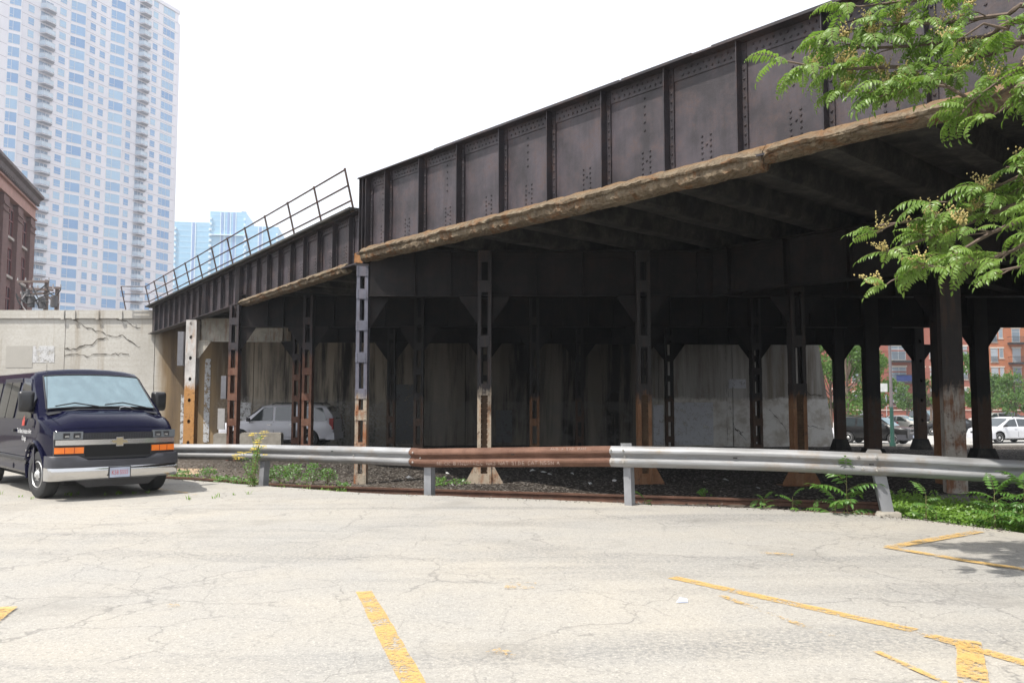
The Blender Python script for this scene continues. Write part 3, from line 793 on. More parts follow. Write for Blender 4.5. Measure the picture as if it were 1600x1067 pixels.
ex = V((1, .075, 0)).normalized(); Mc = frame((xl, yc(xl)+.16, 0), ex, (-ex.y, ex.x, 0))
girder('cross_girder', Mc, 0, 3.3, 3.86, 4.7, [1.45, 3.1], MAT['panel_white'], MAT['panel_white'], 'short peeling white and rust panel', .15, rivets=False, angle=.1, out=.12, leg=.08)
xl = -8.6; Mc = frame((xl, yc(xl)+.16, 0), ex, (-ex.y, ex.x, 0))
girder('cross_girder', Mc, 0, 25.2, 3.86, 4.85, [.6+1.2*k for k in range(20)], MAT['inner'], MAT['inner'], 'back row cross girder', .15, rivets=False, angle=.1, out=.12, leg=.08)
# stout near column on the right, turned with the girder
rz = math.atan2(D2.y, D2.x)
column(8.42, 15.85, -.18, 4.92, .36, .34, 'col_flake', rot=rz*.35, style='solid', label='stout near column with white and red flaking rust foot', rv=False)
m = MB(); Mx = frame((8.42, 15.85, 0), N2, -D2)
girder('cross_girder', Mx, -1.2, 9, 4.0, 4.92, [1.2, 2.5, 3.8, 5.1, 6.4], MAT['inner'], MAT['inner'], None, .15, rivets=False, angle=.12)
m = MB(); m.box((P0.x-.17, P0.x+.17), (P0.y-.3, P0.y+.05), (4.623, 4.66)); m.build('bearing_plate', MAT['stiff'], via)
# conduit boxes on the far columns
MAT['greybox'] = plain('grey_painted_box', (.15, .15, .165), .55)
m = MB(); m.box((-12.78, -12.56), (31.5, 31.7), (2.9, 4.2)); m.build('conduit_box', MAT['greybox'], via)
m = MB(); m.box((-9.22, -9.06), (26.2, 26.35), (1.62, 2.35)); m.build('conduit_box', MAT['greybox'], via)
MAT['notice'] = plain('faded_white_notice', (.34, .33, .32), .7)
m = MB(); m.box((-9.28, -9.06), (26.15, 26.2), (.66, 1.32)); m.build('notice_plate', MAT['notice'], via)

# ================================================================== GUARDRAIL, TRACK, SMALL THINGS
def catmull(P, step=.25):
    P = [V(p) for p in P]; P = [P[0]*2-P[1]] + P + [P[-1]*2-P[-2]]; out = []
    for i in range(1, len(P)-2):
        a, b, c, d = P[i-1:i+3]; k = max(1, int((c-b).length/step))
        for j in range(k):
            t = j/k
            out.append(.5*((2*b)+(c-a)*t+(2*a-5*b+4*c-d)*t*t+(3*b-a-3*c+d)*t**3))
    out.append(P[-2]); return out

gr = thing('guardrail', 'long W-shaped metal guardrail along the lot edge with one rusty scribbled section', 'guardrail', (0, 13.2, 0))
# x, y, height of the beam's top edge
GR = [(-12.5, 19.6, .66), (-9.5, 18.2, .66), (-7.1, 17.3, .665), (-4.98, 16.5, .69), (-1.72, 14.25, .755), (-1.5, 14.05, .75), (1.5, 12.55, .878), (1.75, 12.4, .882), (3.4, 12.0, .87), (5.05, 11.55, .832), (5.3, 11.5, .825), (6.8, 11.15, .76), (9.2, 10.6, .70)]
def wprof(o=0):
    pts = [(.012, 0), (.022, -.004), (.05, -.03), (.078, -.055), (.084, -.075), (.080, -.1), (.045, -.128), (.02, -.15), (.018, -.162), (.045, -.184), (.080, -.212), (.084, -.237), (.078, -.257), (.05, -.282), (.022, -.308), (.012, -.312)]
    return pts
def wbeam(path, name, mat, proud=0, dents=()):
    path = catmull(path, .16); k = len(path); rings = []
    for i, p in enumerate(path):
        t = (path[min(i+1, k-1)]-path[max(i-1, 0)]); t.z = 0; t.normalize(); nrm = V((t.y, -t.x, 0))
        wv = .006*mnoise.noise(V((p.x*.9, p.y*.9, 2)))
        front, back = [], []
        for (u, z) in wprof():
            dd = sum(a*math.exp(-((p.x-x)/ww)**2-((z-zz)/.05)**2) for x, zz, a, ww in dents)
            front.append(p + nrm*(u+proud-dd+wv) + V((0, 0, z + .5*wv)))
            back.append(p + nrm*(u+proud-.005-dd+wv) + V((0, 0, z*.99 + .5*wv)))
        rings.append(front + back[::-1])
    m = MB(); m.loft(rings); return m.build(name, MAT[mat], gr, smooth=40)
wbeam(GR[:5], 'beam', 'galv', .0, [(-3, -.24, .02, .1)])
wbeam(GR[4:7], 'beam', 'rustrail', -.007, [(.9, -.29, .03, .12), (.2, -.1, .008, .3)]).__setitem__('label', 'rusty brown beam with scratched writing')
wbeam(GR[6:10], 'beam', 'galv', .001, [(3.1, -.15, -.006, .1)])
wbeam(GR[9:], 'beam', 'galv', -.008, [(6.35, -.3, .03, .08), (5.6, -.06, .01, .2)])
MAT['bolt'] = plain('bolt_steel', (.42, .40, .37), .5, .6); MAT['hole'] = plain('dark_slot', (.015, .014, .013), .9)
def gpt(px_x, zoff, proud=.09):
    u = (px_x-800)/1291
    for a, b in zip(GR, GR[1:]):
        if a[0]/a[1] <= u <= b[0]/b[1]:
            A, B = V(a), V(b); d = B-A; k = (u*A.y-A.x)/(d.x-u*d.y); p = A+d*k
            n = V((d.y, -d.x, 0)).normalized(); return p+n*proud+V((0, 0, zoff)), n, d.normalized()
for X, zs_ in ((652, (-.075, -.237)), (660, (-.16,)), (957, (-.06, -.235)), (976, (-.06, -.155, -.235)), (1336, (-.06,)), (1364, (-.06, -.237)), (1357, (-.165,)), (1342, (-.225,)), (556, (-.16,)), (262, (-.12,))):
    for z in zs_:
        pr = .088 if abs(z+.155) > .04 else .03
        p, n, d = gpt(X, z, pr); m = MB(); m.dome(p, n, .02, .016, 8); m.build('bolt', MAT['bolt'], gr)
for X, z in ((525, -.10), (804, -.118), (1146, -.148), (1356, -.166)):
    p, n, d = gpt(X, z, .062); m = MB(); m.add([p-d*.03+n*.004, p+d*.03+n*.004, p+d*.03+n*.004+V((0,0,.018)), p-d*.03+n*.004+V((0,0,.018))], [(0,1,2,3)]); m.build('slot', MAT['hole'], gr, fix=False)
def gpost(px_bot, px_top, zb, w=.135, back=.05):
    pt, n, d = gpt(px_top, -.06, -.10); pb = gpt(px_bot, 0, -.10)[0]; pb.z = zb
    ez = (pt-pb); L = ez.length; ez.normalize(); M = frame(pb, d, -n, ez)
    m = MB(); m.box((-w/2, w/2), (-.07, -.058), (0, L), 0, M); m.box((-w/2, -w/2+.012), (-.058, .07), (0, L), 0, M); m.box((w/2-.012, w/2), (-.058, .07), (0, L), 0, M)
    m.build('post', MAT['galv_post'], gr)
gpost(410, 412, -.3); gpost(668, 667, -.3); gpost(979, 976, -.35, .115); gpost(1388, 1366, -.3, .16); gpost(140, 140, -.3); gpost(1720, 1715, -.3)
p, n, d = gpt(975, .0, -.05)
m = MB(); m.cbox((p.x, p.y, p.z+.0), (.16, .05, .075)); m.build('post_cap', MAT['galv'], gr)
p, n, d = gpt(1362, 0, -.03); M = frame(p, d, -n)
m = MB(); m.prism([M @ V(q) for q in ((-.12, 0, -.03), (.12, 0, -.03), (.085, 0, .045), (-.075, 0, .045))], M.to_3x3() @ V((0, .04, 0))); m.build('post_cap', MAT['galv'], gr)
# scratched writing on the rusty beam
GL = {'A': [[(0,0),(.3,1),(.6,0)],[(.12,.4),(.48,.4)]], 'B': [[(0,0),(0,1),(.4,.9),(.4,.6),(0,.5),(.5,.35),(.45,.05),(0,0)]], 'C': [[(.5,.9),(.2,1),(0,.5),(.2,0),(.5,.1)]],
 'D': [[(0,0),(0,1),(.4,.8),(.45,.3),(0,0)]], 'E': [[(.5,1),(0,1),(0,0),(.5,0)],[(0,.5),(.4,.5)]], 'H': [[(0,0),(0,1)],[(.5,0),(.5,1)],[(0,.5),(.5,.5)]], 'I': [[(.1,0),(.1,1)]], 'K': [[(0,0),(0,1)],[(.5,1),(0,.45),(.5,0)]],
 'M': [[(0,0),(.1,1),(.35,.3),(.6,1),(.7,0)]], 'N': [[(0,0),(0,1),(.5,0),(.5,1)]], 'O': [[(.25,0),(0,.5),(.25,1),(.5,.5),(.25,0)]], 'R': [[(0,0),(0,1),(.45,.8),(0,.5),(.5,0)]],
 'S': [[(.5,.9),(.1,.95),(.1,.6),(.45,.4),(.4,.05),(0,.1)]], 'T': [[(0,1),(.6,1)],[(.3,1),(.3,0)]], 'U': [[(0,1),(.05,.1),(.4,0),(.5,1)]], 'W': [[(0,1),(.15,0),(.35,.7),(.55,0),(.7,1)]], 'Y': [[(0,1),(.25,.5),(.5,1)],[(.25,.5),(.2,0)]]}
MAT['chalk'] = plain('pale_scratched_paint', (.33, .25, .21), .9)
def scribble(text, X0, X1, zc, h, w=.008, proud=.088):
    m = MB(); adv = sum(.75 if c != ' ' else .45 for c in text); u = 0
    for c in text:
        if c in GL:
            for st in GL[c]:
                P = []
                for (a, b) in st:
                    X = X0+(X1-X0)*(u+a)/adv + R.uniform(-.5, .5); z = zc+(b-.5)*h+R.uniform(-.006, .006)
                    P.append(gpt(X, z, proud+.0*z)[0])
                for A, B in zip(P, P[1:]):
                    dv = (B-A); q = V((0, 0, 1)) if abs(dv.z) < abs(dv.x)*.8 else V((1, -.4, 0)).normalized()
                    m.add([A-q*w/2, B-q*w/2, B+q*w/2, A+q*w/2], [(0, 1, 2, 3)])
        u += .75 if c != ' ' else .45
    m.build('scratched_lettering', MAT['chalk'], gr, fix=False, kind='stuff')
scribble('NICK BYNUM REC WAS NAT SIDE CAT NSSN A', 688, 878, -.245, .055, .006, .082)
scribble('AND A SAD MAN', 862, 918, -.035, .03, .006, .066)

# ---- railway track
trk = thing('railway_track', 'rusty railway track half buried in dirt behind the guardrail', 'railway track', (0, 15, -.3))
R1 = catmull([(-16, 21.6, 0), (-12, 20.4, 0), (-7.76, 18.9, 0), (-5.16, 17.4, 0), (-3.4, 16.7, 0), (2.8, 15.0, 0), (7.6, 13.6, 0), (13, 10.8, 0), (20, 6, 0)], .5)
def offs(P, d):
    out = []
    for i, p in enumerate(P):
        t = (P[min(i+1, len(P)-1)]-P[max(i-1, 0)]).normalized(); out.append(p+V((t.y, -t.x, 0))*d)
    return out
def rail(P, zt):
    prof = [(-.035, 0), (.035, 0), (.035, -.035), (.01, -.045), (.01, -.125), (.065, -.14), (.065, -.155), (-.065, -.155), (-.065, -.14), (-.01, -.125), (-.01, -.045), (-.035, -.035)]
    rings = []
    for i, p in enumerate(P):
        t = (P[min(i+1, len(P)-1)]-P[max(i-1, 0)]).normalized(); nn = V((t.y, -t.x, 0))
        rings.append([p+nn*u+V((0, 0, zt+z)) for u, z in prof])
    m = MB(); m.loft(rings); m.build('rail', MAT['rail'], trk, smooth=30)
rail(R1, -.15)
rail([p for p in offs(R1, 1.43) if p.x > -4.2], -.16)
for i in range(2, len(R1)-2, 1):
    p = R1[i]
    if not -9 < p.x < 12: continue
    t = (R1[i+1]-R1[i-1]).normalized(); nn = V((t.y, -t.x, 0)); M = frame(p+nn*(.72 if p.x > -4 else .2)+V((0, 0, -.36)), nn, t)
    m = MB(); m.box((-1.2 if p.x > -4 else -.5, 1.15 if p.x > -4 else .5), (-.11, .11), (0, .085+R.uniform(-.02, .02)), 0, M); m.build('tie', MAT['tie'], trk)
m = MB(); m.box((-.4, .6), (-.03, .03), (-.17, -.12), 0, frame((-.95, 14.75, -.02), (.97, -.25, 0), (.25, .97, 0))); m.build('loose_bar', MAT['rail'], trk)

# ---- board on the ground, barriers, rocks, litter
MAT['ply'] = plain('weathered_plywood', (.34, .245, .155), .85, var=.2, scale=3)
m = MB(); c = px(286, 722, 21.5); M = frame((c.x, c.y, gh(0, c.y)+.02), (.96, .28, 0), (-.28, .96, 0))
m.box((-1.5, .85), (-.9, .9), (.0, .03), 0, M @ Matrix.Rotation(.035, 4, 'Y')); o = m.build('plywood_sheet', MAT['ply']); tag(o, 'tan plywood sheet lying on the dirt behind the van', 'board')
MAT['barr'] = plain('pale_tan_concrete', (.30, .275, .235), .9, var=.2, scale=5, bump=.4)
def slab(X0, X1, y, ztop, label):
    a, b = (X0-800)/1291*y, (X1-800)/1291*y; z0 = gh(0, y)-.05
    m = MB(); r = .07
    m.prism([(a, y, z0), (b, y, z0), (b, y, ztop-r), (b-r*.4, y, ztop-r*.3), (b-r, y, ztop), (a+r, y, ztop), (a+r*.4, y, ztop-r*.3), (a, y, ztop-r)], (0, .35, 0))
    o = m.build('concrete_block', MAT['barr']); tag(o, label, 'concrete block', 'concrete blocks by the parked silver car')
slab(336, 361, 30.5, .37, 'short pale concrete block between the white column and the red column')
slab(377, 441, 30.2, .40, 'longer tan concrete block in front of the silver car')
def rock(name, c, s, mat, label, cat='rock', seed=0, group=None):
    m = MB(); bm = bmesh.new(); bmesh.ops.create_icosphere(bm, subdivisions=3, radius=1)
    vs = []
    for v in bm.verts:
        k = 1+.22*mnoise.noise(v.co*1.3+V((seed, 0, 0)))+.1*mnoise.noise(v.co*3+V((0, seed, 0)))
        q = v.co*k; q.z = max(-.7, min(.62, q.z)); vs.append((c[0]+q.x*s[0], c[1]+q.y*s[1], c[2]+q.z*s[2]))
    m.add(vs, [tuple(v.index for v in f.verts) for f in bm.faces]); bm.free()
    o = m.build(name, MAT[mat], smooth=35); tag(o, label, cat, group); return o
MAT['rock'] = plain('grey_brown_stone', (.17, .155, .14), .9, var=.25, scale=5, bump=.6)
p = px(1486, 775, 14.9); rock('rock', (p.x, p.y, -.22), (.27, .2, .17), 'rock', 'broad flat stone at the foot of the stout rusty column', seed=3, group='stones at the column foot')
p = px(1518, 776, 14.9); rock('rock', (p.x, p.y, -.22), (.14, .15, .13), 'rock', 'smaller stone right of the broad flat stone', seed=8, group='stones at the column foot')
p = gpt(1384, 0, -.1)[0]; rock('concrete_lump', (p.x-.03, p.y-.05, -.06), (.2, .16, .14), 'barr', 'rough concrete lump around the leaning guardrail post', 'concrete lump', seed=5)
MAT['paper'] = plain('dirty_white_litter', (.55, .55, .54), .8)
for i, (X, Y) in enumerate(((848, 740), (858, 743), (700, 741), (770, 752), (920, 757), (958, 753), (640, 748), (706, 760), (893, 742), (832, 737), (1130, 752), (1180, 764))):
    y = 1291*1.83/(Y-626); c = ((X-800)/1291*y, y, gh(0, y)+.06); m = MB(); s = R.uniform(.04, .09)
    pts = [(c[0]+s*math.cos(a)*R.uniform(.6, 1.3), c[1]+s*math.sin(a)*R.uniform(.6, 1.3), c[2]+R.uniform(0, .05)) for a in (0, 1.2, 2.3, 3.4, 4.6, 5.5)]
    top = (c[0], c[1], c[2]+s*.8); m.add(pts+[top], [(k, (k+1) % 6, 6) for k in range(6)]+[tuple(range(5, -1, -1))])
    o = m.build('litter', MAT['paper']); tag(o, 'small crumpled scrap of pale litter on the dark dirt under the viaduct', 'litter', 'scraps of litter under the viaduct')
a = gp(1060, 933); m = MB(); m.add([(a[0]-.05, a[1]-.03, .006), (a[0]+.045, a[1]-.02, .006), (a[0]+.05, a[1]+.05, .02), (a[0]-.01, a[1]+.03, .03)], [(0, 1, 2), (0, 2, 3)])
MAT['wrap'] = plain('blue_white_wrapper', (.55, .6, .75), .4); o = m.build('wrapper', MAT['wrap'], fix=False); tag(o, 'small bluish white wrapper lying on the open lot', 'litter')
# loose gravel on the sunlit dirt and along the broken edge of the lot
m = MB()
def pebble(x, y, z, s):
    vs = [(x+R.uniform(-1, 1)*s, y+R.uniform(-1, 1)*s, z+R.uniform(-.3, .9)*s) for _ in range(5)]
    m.add(vs, [(0, 1, 2), (0, 2, 3), (0, 3, 1), (1, 2, 4), (2, 3, 4), (3, 1, 4)])
for _ in range(9000):
    y = R.uniform(13.2, 24); x = R.uniform(-9.5, 8) if y < 17 else R.uniform(-11, 6)
    if .74*x+.673*y > 12.4 and R.random() > .12: continue
    pebble(x, y, gh(x, y)+.02+.07*mnoise.noise(V((x*.35, y*.35, 1))), R.uniform(.012, .04))
for _ in range(900):
    k = R.randrange(2, 10); A, B = V(LOT_EDGE[k]), V(LOT_EDGE[k+1]); q = A.lerp(B, R.random()); pebble(q.x+R.uniform(-.12, .12), q.y+R.uniform(-.25, .12), .004, R.uniform(.006, .018))
MAT['peb'] = plain('loose_grey_gravel', (.13, .115, .10), .95, var=.4, scale=30)
m.build('gravel', MAT['peb'], kind='stuff', fix=False)

# ================================================================== VEHICLES
def m_paint(name, c, rough=.25, metal=.0, coat=.3, spec=.3, dust=.04):
    g = G(name); nz = g.noise(g.pos(), 1.8, 4, .6)
    g.b.inputs['Coat Weight'].default_value = coat; g.b.inputs['Coat Roughness'].default_value = .04
    col = g.mix(g.ramp(nz, [(.4, 0), (.75, dust)]), c, (.25, .23, .2))
    return g.done(col, rough, metal, spec)
MAT['navy'] = m_paint('navy_car_paint', (.0034, .0036, .018), .07, 0, 0, .09, 0)
MAT['silver'] = m_paint('silver_car_paint', (.60, .60, .64), .35, .1); MAT['blackp'] = m_paint('black_car_paint', (.010, .010, .011), .3)
MAT['whitep'] = m_paint('pale_silver_car_paint', (.62, .63, .66), .35, .1); MAT['champ'] = m_paint('light_car_paint', (.50, .49, .46), .35, .2)
MAT['greyp'] = m_paint('dark_grey_car_paint', (.035, .037, .042), .3); MAT['redp'] = m_paint('dull_red_car_paint', (.14, .03, .025), .35)
MAT['chrome'] = plain('bright_chrome', (.60, .60, .60), .14, 1.0, var=.03); MAT['steelrim'] = plain('silver_wheel_paint', (.50, .50, .50), .4, .5)
MAT['rubber'] = plain('tyre_rubber', (.028, .028, .029), .85, var=.25); MAT['plast'] = plain('black_plastic', (.022, .022, .025), .55)
MAT['cladding'] = plain('dark_grey_bumper_plastic', (.045, .046, .055), .5); MAT['dark'] = plain('dark_underbody', (.008, .008, .008), .9)
def m_wind():  # pale upright streaks in the glass colour stand in for reflections
    g = G('reflection_streaked_windscreen'); t = g.noise(g.pos((6, 6, .8)), 1, 4, .6); q = g.noise(g.pos(), 1.2, 3)
    g.b.inputs['IOR'].default_value = 3.6; g.b.inputs['Specular Tint'].default_value = (.80, .95, 1, 1)
    return g.done(g.mix(g.math('MULTIPLY', g.ramp(t, [(.4, 0), (.65, 1)]), q), (.03, .06, .07), (.13, .20, .22)), g.ramp(t, [(.4, .03), (.7, .14)]), spec=.5)
MAT['wind'] = m_wind(); MAT['sideg'] = m_glass('tinted_side_glass', (.010, .011, .012), (.012, .012, .013), .03, 1.3)
MAT['carglass'] = m_glass('car_glass', (.02, .026, .03), (.03, .04, .045), .04, 1.9)
MAT['amber'] = plain('amber_lens', (.85, .20, .02), .25, var=.1); MAT['lens'] = m_glass('clear_lamp_lens', (.10, .11, .12), (.13, .14, .15), .05, 1.6)
MAT['redlens'] = plain('red_tail_lens', (.28, .012, .010), .25); MAT['gold'] = plain('gold_emblem', (.36, .30, .19), .45, .4)
MAT['plate'] = plain('pale_number_plate', (.40, .44, .54), .5); MAT['redink'] = plain('red_ink', (.48, .03, .03), .6); MAT['whiteink'] = plain('white_lettering', (.8, .8, .8), .6)
MAT['redlogo'] = plain('red_logo_paint', (.55, .045, .025), .5); MAT['mirrorhi'] = plain('grey_mirror_housing', (.02, .02, .022), .3)

def wheel_meshes(r, wd, rim, spokes=8, lugs=8, rimmat='steelrim'):
    m = MB(); ri = rim
    m.lathe([(ri, -wd/2+.02), (ri+.03, -wd/2), (r-.045, -wd/2+.002), (r-.012, -wd/2+.022), (r, -wd/2+.05), (r, wd/2-.05), (r-.012, wd/2-.022), (r-.045, wd/2-.002), (ri+.03, wd/2), (ri, wd/2-.02)], 30)
    ty = m.mesh('tyre', MAT['rubber'], None, 35, True)
    m = MB(); y0 = -wd/2
    m.lathe([(ri-.001, y0+.16), (ri, y0+.02), (ri-.012, y0+.008), (ri-.028, y0+.03), (ri-.045, y0+.075)], 30)
    hub = ri*.36
    m.lathe([(hub*1.5, y0+.055), (hub*1.15, y0+.03), (hub*.9, y0+.01), (hub*.55, y0-.005), (hub*.5, y0-.012), (.0, y0-.012)], 20)
    for k in range(spokes):
        a = 2*math.pi*k/spokes; M = Matrix.Rotation(a, 4, 'Y')
        wdt = ri*.31 if spokes == 8 else ri*.2 if spokes > 5 else ri*.26
        m.add([(hub*1.2, y0+.03, -wdt*.6), (ri-.035, y0+.045, -wdt*.8), (ri-.035, y0+.045, wdt*.8), (hub*1.2, y0+.03, wdt*.6), (hub*1.2, y0+.09, -wdt*.6), (ri-.035, y0+.09, -wdt*.8), (ri-.035, y0+.09, wdt*.8), (hub*1.2, y0+.09, wdt*.6)],
              [(0,1,2,3), (0,4,5,1), (3,2,6,7), (4,7,6,5)], 0, M)
    for k in range(lugs):
        a = 2*math.pi*(k+.5)/lugs; m.dome((hub*1.22*math.cos(a), y0+.028, hub*1.22*math.sin(a)), (0, -1, 0), .014, .02, 6)
    rm = m.mesh('rim', MAT[rimmat], None, 35, True)
    m = MB(); m.lathe([(ri-.02, y0+.10), (0.0, y0+.10)], 24); bk = m.mesh('brake_disc', MAT['dark'], None, None, True)
    return ty, rm, bk
def add_wheel(car, ms, x, side, hw, r, wd, steer=0):
    """side -1: the right side of the car (local -y)"""
    e = bpy.data.objects.new('wheel', None); COL.objects.link(e); e.parent = car
    M = Matrix.Translation((x, side*(hw-wd/2), r)) @ Matrix.Rotation(steer, 4, 'Z') @ Matrix.Rotation(0 if side < 0 else math.pi, 4, 'Z')
    e.matrix_basis = M; WM[e.name] = WM[car.name] @ M
    for nme, me in zip(('tyre', 'rim', 'brake_disc'), ms): inst(nme, me, Matrix.Identity(4), e)

def carve(car_name, rings, cuts, mat, parent, smooth=32, sub=0, name='body'):
    """closed lofted body with real wheel arches cut out of it"""
    m = MB(); m.loft(rings); me = m.mesh(name, [mat, MAT['dark']], None, smooth, True)
    o = bpy.data.objects.new(name, me); COL.objects.link(o)
    cut = MB()
    for (x, z, r, y0, y1) in cuts:
        n = 28
        vs = [(x+r*math.cos(2*math.pi*j/n), y0, z+r*math.sin(2*math.pi*j/n)) for j in range(n)] + [(x+r*math.cos(2*math.pi*j/n), y1, z+r*math.sin(2*math.pi*j/n)) for j in range(n)]
        cut.add(vs, [(j, (j+1) % n, n+(j+1) % n, n+j) for j in range(n)]+[tuple(range(n-1, -1, -1)), tuple(range(n, 2*n))])
    cm = cut.mesh('cut', [MAT['dark'], MAT['dark']], None, None, True); co = bpy.data.objects.new('cut', cm); COL.objects.link(co)
    bo = o.modifiers.new('b', 'BOOLEAN'); bo.operation = 'DIFFERENCE'; bo.object = co; bo.solver = 'EXACT'; bo.material_mode = 'TRANSFER'
    dg = bpy.context.evaluated_depsgraph_get(); nm = bpy.data.meshes.new_from_object(o.evaluated_get(dg))
    nm.name = name; o.modifiers.clear(); old = o.data; o.data = nm; bpy.data.meshes.remove(old)
    nm.polygons.foreach_set('use_smooth', [True]*len(nm.polygons)); nm.set_sharp_from_angle(angle=math.radians(smooth))
    bpy.data.objects.remove(co); o.parent = parent; WM[o.name] = WM[parent.name]
    return o

def ring_of(half):
    """half section (y>=0, from bottom centre to top centre) -> closed ring"""
    return [(x, y, z) for x, y, z in half] + [(x, -y, z) for x, y, z in half[::-1] if y > 1e-6]

def rounded(pts, r, n=4):
    """rounded polygon in 2-D"""
    out = []; k = len(pts)
    for i in range(k):
        p, a, b = V(pts[i]), V(pts[i-1]), V(pts[(i+1) % k])
        da, db = (a-p), (b-p); ra = min(r, da.length*.45, db.length*.45)
        A, B = p+da.normalized()*ra, p+db.normalized()*ra
        for j in range(n+1):
            t = j/n; out.append(((1-t)**2*A+2*t*(1-t)*p+t*t*B))
    return out

# ---------------- the van
VF = V((.69, -.7238, 0)).normalized()
van = thing('van', 'dark navy passenger van with chrome bumper parked at the left edge of the lot', 'van', (-6.93, 14.02, 0), math.atan2(VF.y, VF.x))
W = 1.0
SH = {}   # side surface helper
def vside(z, x):      # half width of the flank at height z
    w_ = 1.0 if x < .1 else 1.0-.10*max(0, (x-.1)/.8)**2
    if z < 1.22: return w_*(.955+.045*math.sin(min(1, max(0, (z-.30)/.7))*math.pi/2) - .012*max(0, (z-1.0)/.22))
    return w_*.988 - (z-1.22)*.165*(1 if z < 1.9 else 1)
def vring(x, zb, top, kind):
    """top: list of upper (y factor, z) for roof or bonnet"""
    half = [(x, 0, zb), (x, .80, zb), (x, vside(.34, x)-.03, zb+.02), (x, vside(.42, x), max(zb+.06, .42)), (x, vside(.62, x), .62), (x, vside(.86, x), .86), (x, vside(1.02, x), 1.02)]
    q = max(0, min(1, (x-.12)/.6)); q = q*q*(3-2*q)
    return ring_of([(a-q*.125*(min(1, abs(b)/.95))**2.6, b, c) for a, b, c in half + [(x, a, b) for a, b in top]])
roof = lambda x: [(vside(1.22, x), 1.22), (vside(1.55, x), 1.55), (vside(1.88, x), 1.88), (vside(1.96, x)-.015, 1.97), (.80, 2.035), (.62, 2.075), (.34, 2.10), (0, 2.11)]
def hoodtop(x, zc, ze, wf=.93):
    w_ = vside(1.02, x); return [(w_*.995, ze-.075), (w_*.985, ze-.03), (w_*.955, ze-.004), (w_*.90, ze+.008), (w_*.78, ze+.018), (w_*.6, zc-.006), (w_*.3, zc), (0, zc+.004)]
def wsring(x, k):   # between cowl (k=0) and roof front (k=1)
    zt = 1.41+(2.09-1.41)*k; ze = 1.34+(1.93-1.34)*k; half = .90-.12*k
    w12 = vside(1.22, x)
    return [(w12, 1.2), (vside(min(1.55, ze-.05) if k > .3 else 1.24, x), min(1.55, ze-.05) if k > .3 else 1.24), (vside(max(1.27, ze-.09), x), max(1.27, ze-.09)), (vside(ze, x)-.006, ze-.02), (half, ze+.03), (half*.8, zt-.03), (half*.42, zt-.004), (0, zt)]
rings = []
for x, sc in ((-4.72, .93), (-4.66, .985), (-4.5, 1), (-3.4, 1), (-2.0, 1), (-1.2, 1), (-.86, 1)):
    r = vring(x, .33, roof(x), 'roof'); rings.append([(a, b*sc, c if c < 1.9 or sc == 1 else 1.9+(c-1.9)*.6) for a, b, c in r])
rings.append(vring(-.74, .33, [(vside(1.22, -.74), 1.22), (vside(1.55, -.74), 1.55), (vside(1.86, -.74), 1.86), (vside(1.93, -.74)-.02, 1.945), (.79, 2.0), (.62, 2.045), (.34, 2.075), (0, 2.085)], 'r'))
for k, x in ((.8, -.58), (.6, -.42), (.4, -.26), (.2, -.10), (.0, .05)): rings.append(vring(x, .33, wsring(x, k), 'w'))
for x, zc, ze in ((.12, 1.395, 1.29), (.3, 1.355, 1.265), (.5, 1.305, 1.225), (.66, 1.245, 1.175), (.76, 1.175, 1.125), (.82, 1.10, 1.075)): rings.append(vring(x, .36, hoodtop(x, zc, ze), 'h'))
rings.append(vring(.845, .42, hoodtop(.845, 1.055, 1.045), 'h'))
cuts = [(0, .40, .475, .58, 1.3), (0, .40, .475, -1.3, -.58), (-3.43, .40, .475, .58, 1.3), (-3.43, .40, .475, -1.3, -.58)]
body = carve('van', rings, cuts, MAT['navy'], van)
ms = wheel_meshes(.378, .245, .215, 8, 8)
for x in (0, -3.43):
    for s in (-1, 1): add_wheel(van, ms, x, s, .965, .378, .245, .0 if x else .11)
def vp(x, z, s=-1, off=.006): return (x, s*(vside(z, x)+off), z)
def vpane(pts, name, mat, off=.006, r=.05, s=-1, parent=van, thick=.012):
    P = rounded(pts, r); m = MB(); n = len(P)
    m.add([vp(p.x, p.y, s, off) for p in P]+[vp(p.x, p.y, s, off-thick) for p in P], [tuple(range(n))]+[(i, (i+1) % n, n+(i+1) % n, n+i) for i in range(n)])
    return m.build(name, MAT[mat], parent, local=True)
